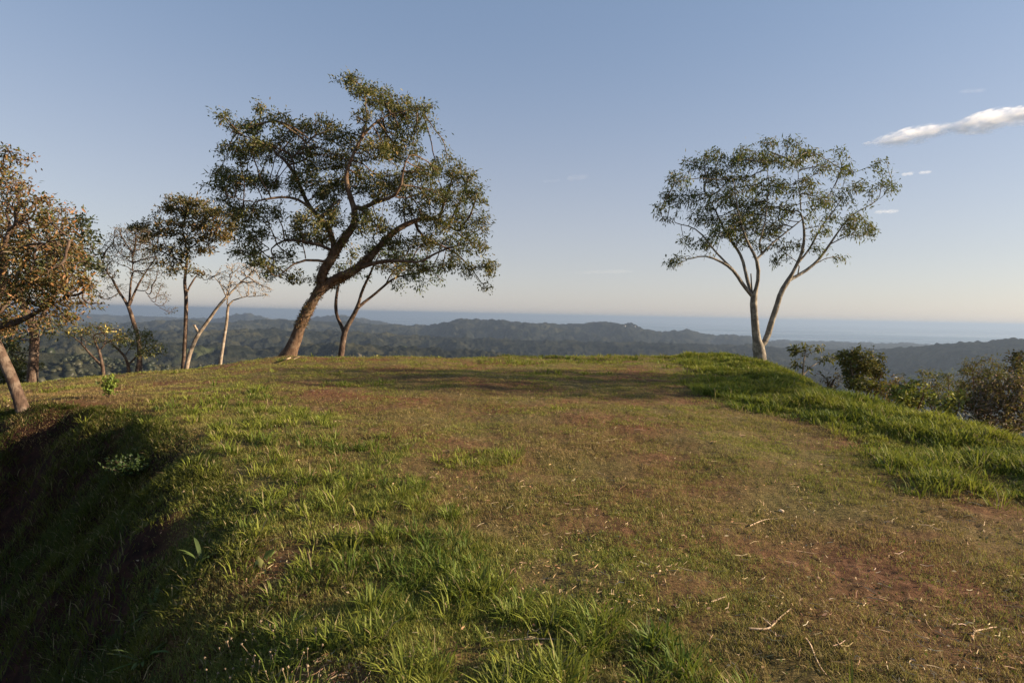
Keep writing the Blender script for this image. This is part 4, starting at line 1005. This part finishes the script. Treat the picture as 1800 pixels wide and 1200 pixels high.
# ---- single plants and twigs one can point at
def stick(name, label, pts, r, mat, cat='twig', group=None, branches=()):
    """pts: pixel positions on the ground"""
    def line(pp, r0, r1, lift=.012):
        W = []
        for k, (a, b) in enumerate(pp):
            g_ = ground_at(a, b); W.append(g_+np.array([0, 0, lift+.006*math.sin(k*2.1)]))
        W = np.array(W); Q = [W[0]]
        for a in range(len(W)-1):
            p0 = W[max(a-1, 0)]; p1 = W[a]; p2 = W[a+1]; p3 = W[min(a+2, len(W)-1)]
            for t in (.25, .5, .75, 1):
                Q.append(.5*((2*p1)+(-p0+p2)*t+(2*p0-5*p1+4*p2-p3)*t*t+(-p0+3*p1-3*p2+p3)*t**3))
        Q = np.array(Q); Q[:, 2] = np.maximum(Q[:, 2], near_h(Q[:, 0], Q[:, 1])+lift*.6)
        return Q, np.linspace(r0, r1, len(Q))
    VV = []; QQ = []; off = 0; first = None
    for pp, r0, r1 in [(pts, r, r*.5)]+[(b, r*.6, r*.3) for b in branches]:
        Q, rad = line(pp, r0, r1)
        if first is None: first = Q[0]
        par = np.arange(len(Q))-1
        v, q_ = tubes(Q, par, rad); VV.append(v); QQ.append(q_+off); off += len(v)
    V_ = np.concatenate(VV)
    o = mesh_obj(name, V_, quads=np.concatenate(QQ), mat=mat, smooth=True)
    return tag(o, label, cat, group)
TWIG = bark_mat('twig', (.30, .21, .13), (.52, .40, .28), 30, .3)
stick('forked_twig', 'pale forked dry twig on bare brown turf in the right foreground', [(1316, 1108), (1350, 1110), (1366, 1092), (1390, 1073)], .007, TWIG, branches=[[(1352, 1110), (1362, 1118), (1378, 1124)], [(1356, 1104), (1340, 1090)]])
stick('long_stalk', 'longest dry stalk lying across the grass in the bottom centre', [(862, 1131), (940, 1128), (1020, 1127), (1100, 1129), (1190, 1134)], .005, TWIG, 'stalk')
stick('bent_stalk', 'thin pinkish stalk with hooked end beside the grass tufts left of centre', [(686, 968), (688, 979), (700, 980), (730, 970), (756, 962)], .005, TWIG, 'stalk')
stick('straight_stalk', 'straight pale stalk on the right turf just below the small round pebble', [(1318, 926), (1345, 916), (1373, 913)], .006, TWIG, 'stalk')
stick('curved_stalk', 'hooked dry stem on bare earth near the bottom right corner', [(1710, 1128), (1713, 1114), (1735, 1108), (1752, 1105)], .006, TWIG, 'stalk')
stick('tilted_stalk', 'dry stem slanting away at the bottom edge, right of centre', [(1415, 1124), (1425, 1140), (1436, 1165), (1452, 1190)], .005, TWIG, 'stalk')
stick('short_stick', 'short straight pale stick left of the forked twig', [(1250, 1061), (1275, 1053)], .006, TWIG, 'stick')
stick('root_stub', 'two pale broken sticks lying at the foot of the big leaning tree', [(500, 633), (512, 629), (522, 624)], .022, TWIG, 'stick', branches=[[(516, 632), (528, 627)]])
# pebble
sv, sf = icosphere(2); p = ground_at(1373, 900)
v = sv*np.array([.022, .018, .014])*(1+.12*rng.normal(0, 1, (len(sv), 1)))+p+np.array([0, 0, .012])
o = mesh_obj('pebble', v, tris=sf, mat=plain('pebble_stone', (.55, .44, .30)), smooth=True)
tag(o, 'small round tan pebble on the turf in the right foreground', 'pebble')

def leafy_clump(name, label, px, py, n, L, W, H, cols, rad, cat='plant', seed=0, narrow=False, group=None):
    g = np.random.default_rng(seed); b = ground_at(px, py)
    root = empty(name, b, label, cat, group)
    if narrow:     # strap leaves arching from the base
        VV = []; QQ = []; CC = []; off = 0
        for k in range(n):
            a = g.uniform(0, 2*np.pi); l = L*g.uniform(.6, 1.15); up = g.uniform(.35, .9); s = np.linspace(0, 1, 7)
            r_ = l*s*(1-up*.45); z = l*(up*s-.45*up*s**2*1.2)
            ctr = b+np.stack([np.cos(a)*r_, np.sin(a)*r_, z], -1)
            wd = W*np.sin(np.pi*(s*.88+.1))**.8; wd[-1] = .0005
            sd_ = np.array([-np.sin(a), np.cos(a), 0.25])
            VV += [ctr-sd_*wd[:, None]*.5, ctr+np.array([0, 0, -.15])*wd[:, None], ctr+sd_*wd[:, None]*.5]
            i = np.arange(6)
            QQ += [np.stack([off+i, off+i+1, off+7+i+1, off+7+i], -1), np.stack([off+7+i, off+7+i+1, off+14+i+1, off+14+i], -1)]
            CC.append(np.repeat(palette(g, 1, cols), 21, 0)); off += 21
        mesh_obj('leaf_blades', np.concatenate(VV), quads=np.concatenate(QQ), mat=GRASS, parent=root, col=np.concatenate(CC), smooth=True)
    else:
        VV = []; QQ = []; off = 0; tips = []
        ns = max(4, n//18)
        for k in range(ns):
            a = g.uniform(0, 2*np.pi); rr_ = rad*g.uniform(.1, 1); s = np.linspace(0, 1, 6)
            pts = b+np.stack([np.cos(a)*rr_*s, np.sin(a)*rr_*s, H*g.uniform(.5, 1)*s**.8-.01], -1)
            v, q_ = tubes(pts, np.arange(6)-1, np.linspace(.004, .0015, 6)); VV.append(v); QQ.append(q_+off); off += len(v)
            tips += [pts[j]+0 for j in (2, 3, 4, 5)]
        mesh_obj('stem', np.concatenate(VV), quads=np.concatenate(QQ), mat=BARK_RED, parent=root)
        tips = np.array(tips); ids = g.choice(len(tips), n)
        v, t, cc = leaves(tips[ids], g.normal(0, .6, (n, 3))+np.array([0, 0, .4]), L, W, palette(g, n, cols), g, 0, .5, L*.4)
        mesh_obj('foliage', v, tris=t, mat=LEAF, parent=root, col=cc)
    return root
BR = [(.16, .22, .03), (.12, .17, .03), (.2, .25, .05)]
leafy_clump('bright_sapling', 'bright lime green young plant on the brow of the bank at left', 191, 699, 260, .07, .035, .38, BR, .14, seed=1)
leafy_clump('round_leaved_weed', 'dark bushy weed with rounded leaves halfway down the shaded bank', 236, 838, 800, .035, .03, .24, [(.022, .045, .010), (.035, .06, .014)], .34, seed=2)
leafy_clump('strap_leaf_plant', 'broad strap-leaved plant overhanging the bank at bottom left, lower one', 270, 1078, 8, .30, .028, .2, [(.12, .16, .05), (.08, .12, .04)], .1, seed=3, narrow=True, group='strap-leaved plants on the brow of the bank')
leafy_clump('strap_leaf_plant', 'strap-leaved plant with one tall pointed leaf halfway up the bank edge', 355, 992, 6, .30, .030, .2, [(.12, .16, .05), (.09, .13, .04)], .1, seed=4, narrow=True, group='strap-leaved plants on the brow of the bank')
leafy_clump('grassy_strap_plant', 'spiky upright plant in the bottom left corner by the shaded bank', 250, 1165, 12, .30, .018, .2, [(.07, .12, .03), (.09, .13, .04)], .1, seed=5, narrow=True)
leafy_clump('seedling', 'little seedling with pale rounded leaves among the tufts in the left foreground', 462, 1003, 12, .07, .045, .07, [(.22, .25, .07), (.12, .17, .05)], .07, seed=6)
# seed heads on wiry stalks, bottom left
P0 = [(rng.uniform(360, 560), rng.uniform(1120, 1215)) for _ in range(40)]
VV = []; QQ = []; off = 0; HV = []; HT = []; ho = 0
for a, b in P0:
    p = ground_at(a, b, 1.2)
    hgt = rng.uniform(.05, .11); s = np.linspace(0, 1, 5)[:, None]; tilt = rng.normal(0, .03, 2)
    pts = p+np.concatenate([s*tilt[0], s*tilt[1], s*hgt], 1)
    v, q_ = tubes(pts, np.arange(5)-1, np.full(5, .0011)); VV.append(v); QQ.append(q_+off); off += len(v)
    hv = icosphere(1); HV.append(hv[0]*(1+.3*rng.normal(0, 1, (len(hv[0]), 1)))*.005+pts[-1]); HT.append(hv[1]+ho); ho += len(hv[0])
o = mesh_obj('seed_heads', np.concatenate(VV+HV), tris=np.concatenate(HT)+off, quads=np.concatenate(QQ), mat=plain('seed_tan', (.26, .19, .12)))
tag(o, 'tiny dried seed heads on wiry stalks at the bottom left edge', 'seed heads', kind='stuff')
HAZE_D = 1e-4
# ------------------------------------------------------------------ clouds
def cloud(label, A, B, radpx, dens, seed, group=None, Y=9000.0):
    """streak from pixel A to B; radpx = half heights along it. Soft volume inside a closed body"""
    a = at(A[0], A[1], Y); b_ = at(B[0], B[1], Y); L = np.linalg.norm(b_-a); X = (b_-a)/L
    Yv = np.array([0, 1.0, 0]); Yv -= X*(X@Yv); Yv /= np.linalg.norm(Yv); Z = np.cross(X, Yv); mid = (a+b_)/2
    rad = np.array(radpx)*Y/1000; rmax = rad.max()
    ts = np.linspace(0, 1, 70); rr_ = np.interp(ts, np.linspace(0, 1, len(rad)), rad)
    env = np.sqrt(np.clip(1-(2*ts-1)**6, 0, 1))
    an = np.linspace(0, 2*np.pi, 24, endpoint=False)
    rm = (rr_*env*1.08+rmax*.02)[:, None]
    ring = np.stack([np.repeat(((ts-.5)*L)[:, None], 24, 1), rm*1.6*np.cos(an), rm*np.sin(an)], -1)
    V_ = ring.reshape(-1, 3); m_, ns = 70, 24
    i, j = np.meshgrid(np.arange(m_-1), np.arange(ns), indexing='ij')
    Q_ = np.stack([i*ns+j, i*ns+(j+1) % ns, (i+1)*ns+(j+1) % ns, (i+1)*ns+j], -1).reshape(-1, 4)
    V_ = np.concatenate([V_, [[-L/2, 0, 0], [L/2, 0, 0]]]); j = np.arange(ns); c0 = m_*ns
    T_ = np.concatenate([np.stack([np.full(ns, c0), (j+1) % ns, j], -1), np.stack([np.full(ns, c0+1), (m_-1)*ns+j, (m_-1)*ns+(j+1) % ns], -1)])
    m, n, out = new_mat('cloud_vapour')
    tc = node(n, 'ShaderNodeTexCoord'); sx = node(n, 'ShaderNodeSeparateXYZ'); n.links.new(tc.outputs['Object'], sx.inputs[0])
    def M_(op, a_, b2=None, c_=None):
        q = node(n, 'ShaderNodeMath'); q.operation = op
        for k, v in enumerate((a_, b2, c_)):
            if v is None: continue
            if hasattr(v, 'links'): n.links.new(v, q.inputs[k])
            else: q.inputs[k].default_value = v
        return q.outputs[0]
    tt = M_('MULTIPLY_ADD', sx.outputs[0], 1/L, .5)
    fc = node(n, 'ShaderNodeFloatCurve'); cu = fc.mapping.curves[0]
    rp = np.array(radpx, float)/max(radpx)
    xs = np.linspace(0, 1, len(rp))
    cu.points[0].location = (0, rp[0]); cu.points[1].location = (1, rp[-1])
    for x_, y_ in zip(xs[1:-1], rp[1:-1]): cu.points.new(float(x_), float(y_))
    fc.mapping.update(); n.links.new(tt, fc.inputs['Value'])
    rz = M_('MULTIPLY', fc.outputs[0], float(rmax))
    y1 = M_('DIVIDE', sx.outputs[1], M_('MULTIPLY', rz, 1.6)); z1 = M_('DIVIDE', sx.outputs[2], rz)
    rr2 = M_('ADD', M_('MULTIPLY', y1, y1), M_('MULTIPLY', z1, z1))
    e1 = M_('POWER', M_('ABSOLUTE', M_('MULTIPLY_ADD', tt, 2.0, -1.0)), 6.0)
    mp = node(n, 'ShaderNodeMapping'); mp.inputs['Scale'].default_value = (.3, 1, 1); mp.inputs['Location'].default_value = (seed*777.0, 0, 0)
    n.links.new(tc.outputs['Object'], mp.inputs[0])
    nz = noise(n, mp.outputs[0], 1/(rmax*.42), 9, .72)
    f = M_('SUBTRACT', M_('SUBTRACT', .62, M_('MULTIPLY', rr2, .75)), e1)
    f = M_('MULTIPLY_ADD', M_('SUBTRACT', nz, .52), 6.0, f)
    d_ = M_('MULTIPLY', M_('MINIMUM', M_('MAXIMUM', f, 0.0), 1.0), dens)
    v = node(n, 'ShaderNodeVolumePrincipled'); v.inputs['Color'].default_value = (1, 1, 1, 1); v.inputs['Anisotropy'].default_value = .35
    n.links.new(d_, v.inputs['Density']); n.links.new(v.outputs[0], out.inputs['Volume'])
    o = mesh_obj('cloud', V_, T_, Q_, m)
    o.matrix_world = Matrix(((X[0], Yv[0], Z[0], mid[0]), (X[1], Yv[1], Z[1], mid[1]), (X[2], Yv[2], Z[2], mid[2]), (0, 0, 0, 1)))
    return tag(o, label, 'cloud', group)
cloud('bright white elongated cloud streaking up to the right edge of the sky', (1508, 257), (1935, 177), [4, 11, 15, 15, 10, 15, 20, 16, 17, 21, 19, 14], .013, 3)
for k, (px, py, w, h, dn, lab) in enumerate([(1595, 306, 12, 3.5, .02, 'tiny white cloud fleck just right of the airy tree top, left one'), (1626, 303, 12, 3.5, .02, 'tiny white cloud fleck right of the airy tree top, right one'),
        (1410, 287, 34, 11, .008, 'small cloud puff seen through the top of the airy tree'), (1558, 372, 24, 4, .015, 'thin cloud sliver beside the right branches of the airy tree'), (1565, 302, 16, 4, .012, 'faint cloud wisp touching the upper right branch tips'),
        (1058, 478, 60, 4, .006, 'long faint grey cloud streak low over the sea between the two big trees'), (1015, 312, 22, 6, .003, 'faint cloud wisp high in the blue between the two big trees'), (970, 318, 20, 4, .002, 'fainter cloud wisp left of the high wisp between the big trees'), (1710, 160, 26, 4, .003, 'faint wisp above the bright white cloud')]):
    cloud(lab, (px-w, py+h*.3), (px+w, py-h*.3), [h*.5, h, h*.8, h, h*.5], dn*.4, 10+k, group='small clouds')

# ------------------------------------------------------------------ haze
S = 165000; zb, zt = SEA-1.0, 40.0
V_ = [(-S, -S, zb), (S, -S, zb), (S, S, zb), (-S, S, zb), (-S, -S, zt), (S, -S, zt), (S, S, zt), (-S, S, zt)]
m, n, out = new_mat('haze_air')
v = node(n, 'ShaderNodeVolumePrincipled'); v.inputs['Color'].default_value = (.285, .375, .51, 1); v.inputs['Density'].default_value = HAZE_D; v.inputs['Anisotropy'].default_value = .25
n.links.new(v.outputs[0], out.inputs['Volume'])
o = mesh_obj('haze', V_, quads=[(0, 3, 2, 1), (4, 5, 6, 7), (0, 1, 5, 4), (1, 2, 6, 5), (2, 3, 7, 6), (3, 0, 4, 7)], mat=m)
tag(o, kind='stuff', label='thin pale sea haze in the air over the valley', cat='haze')
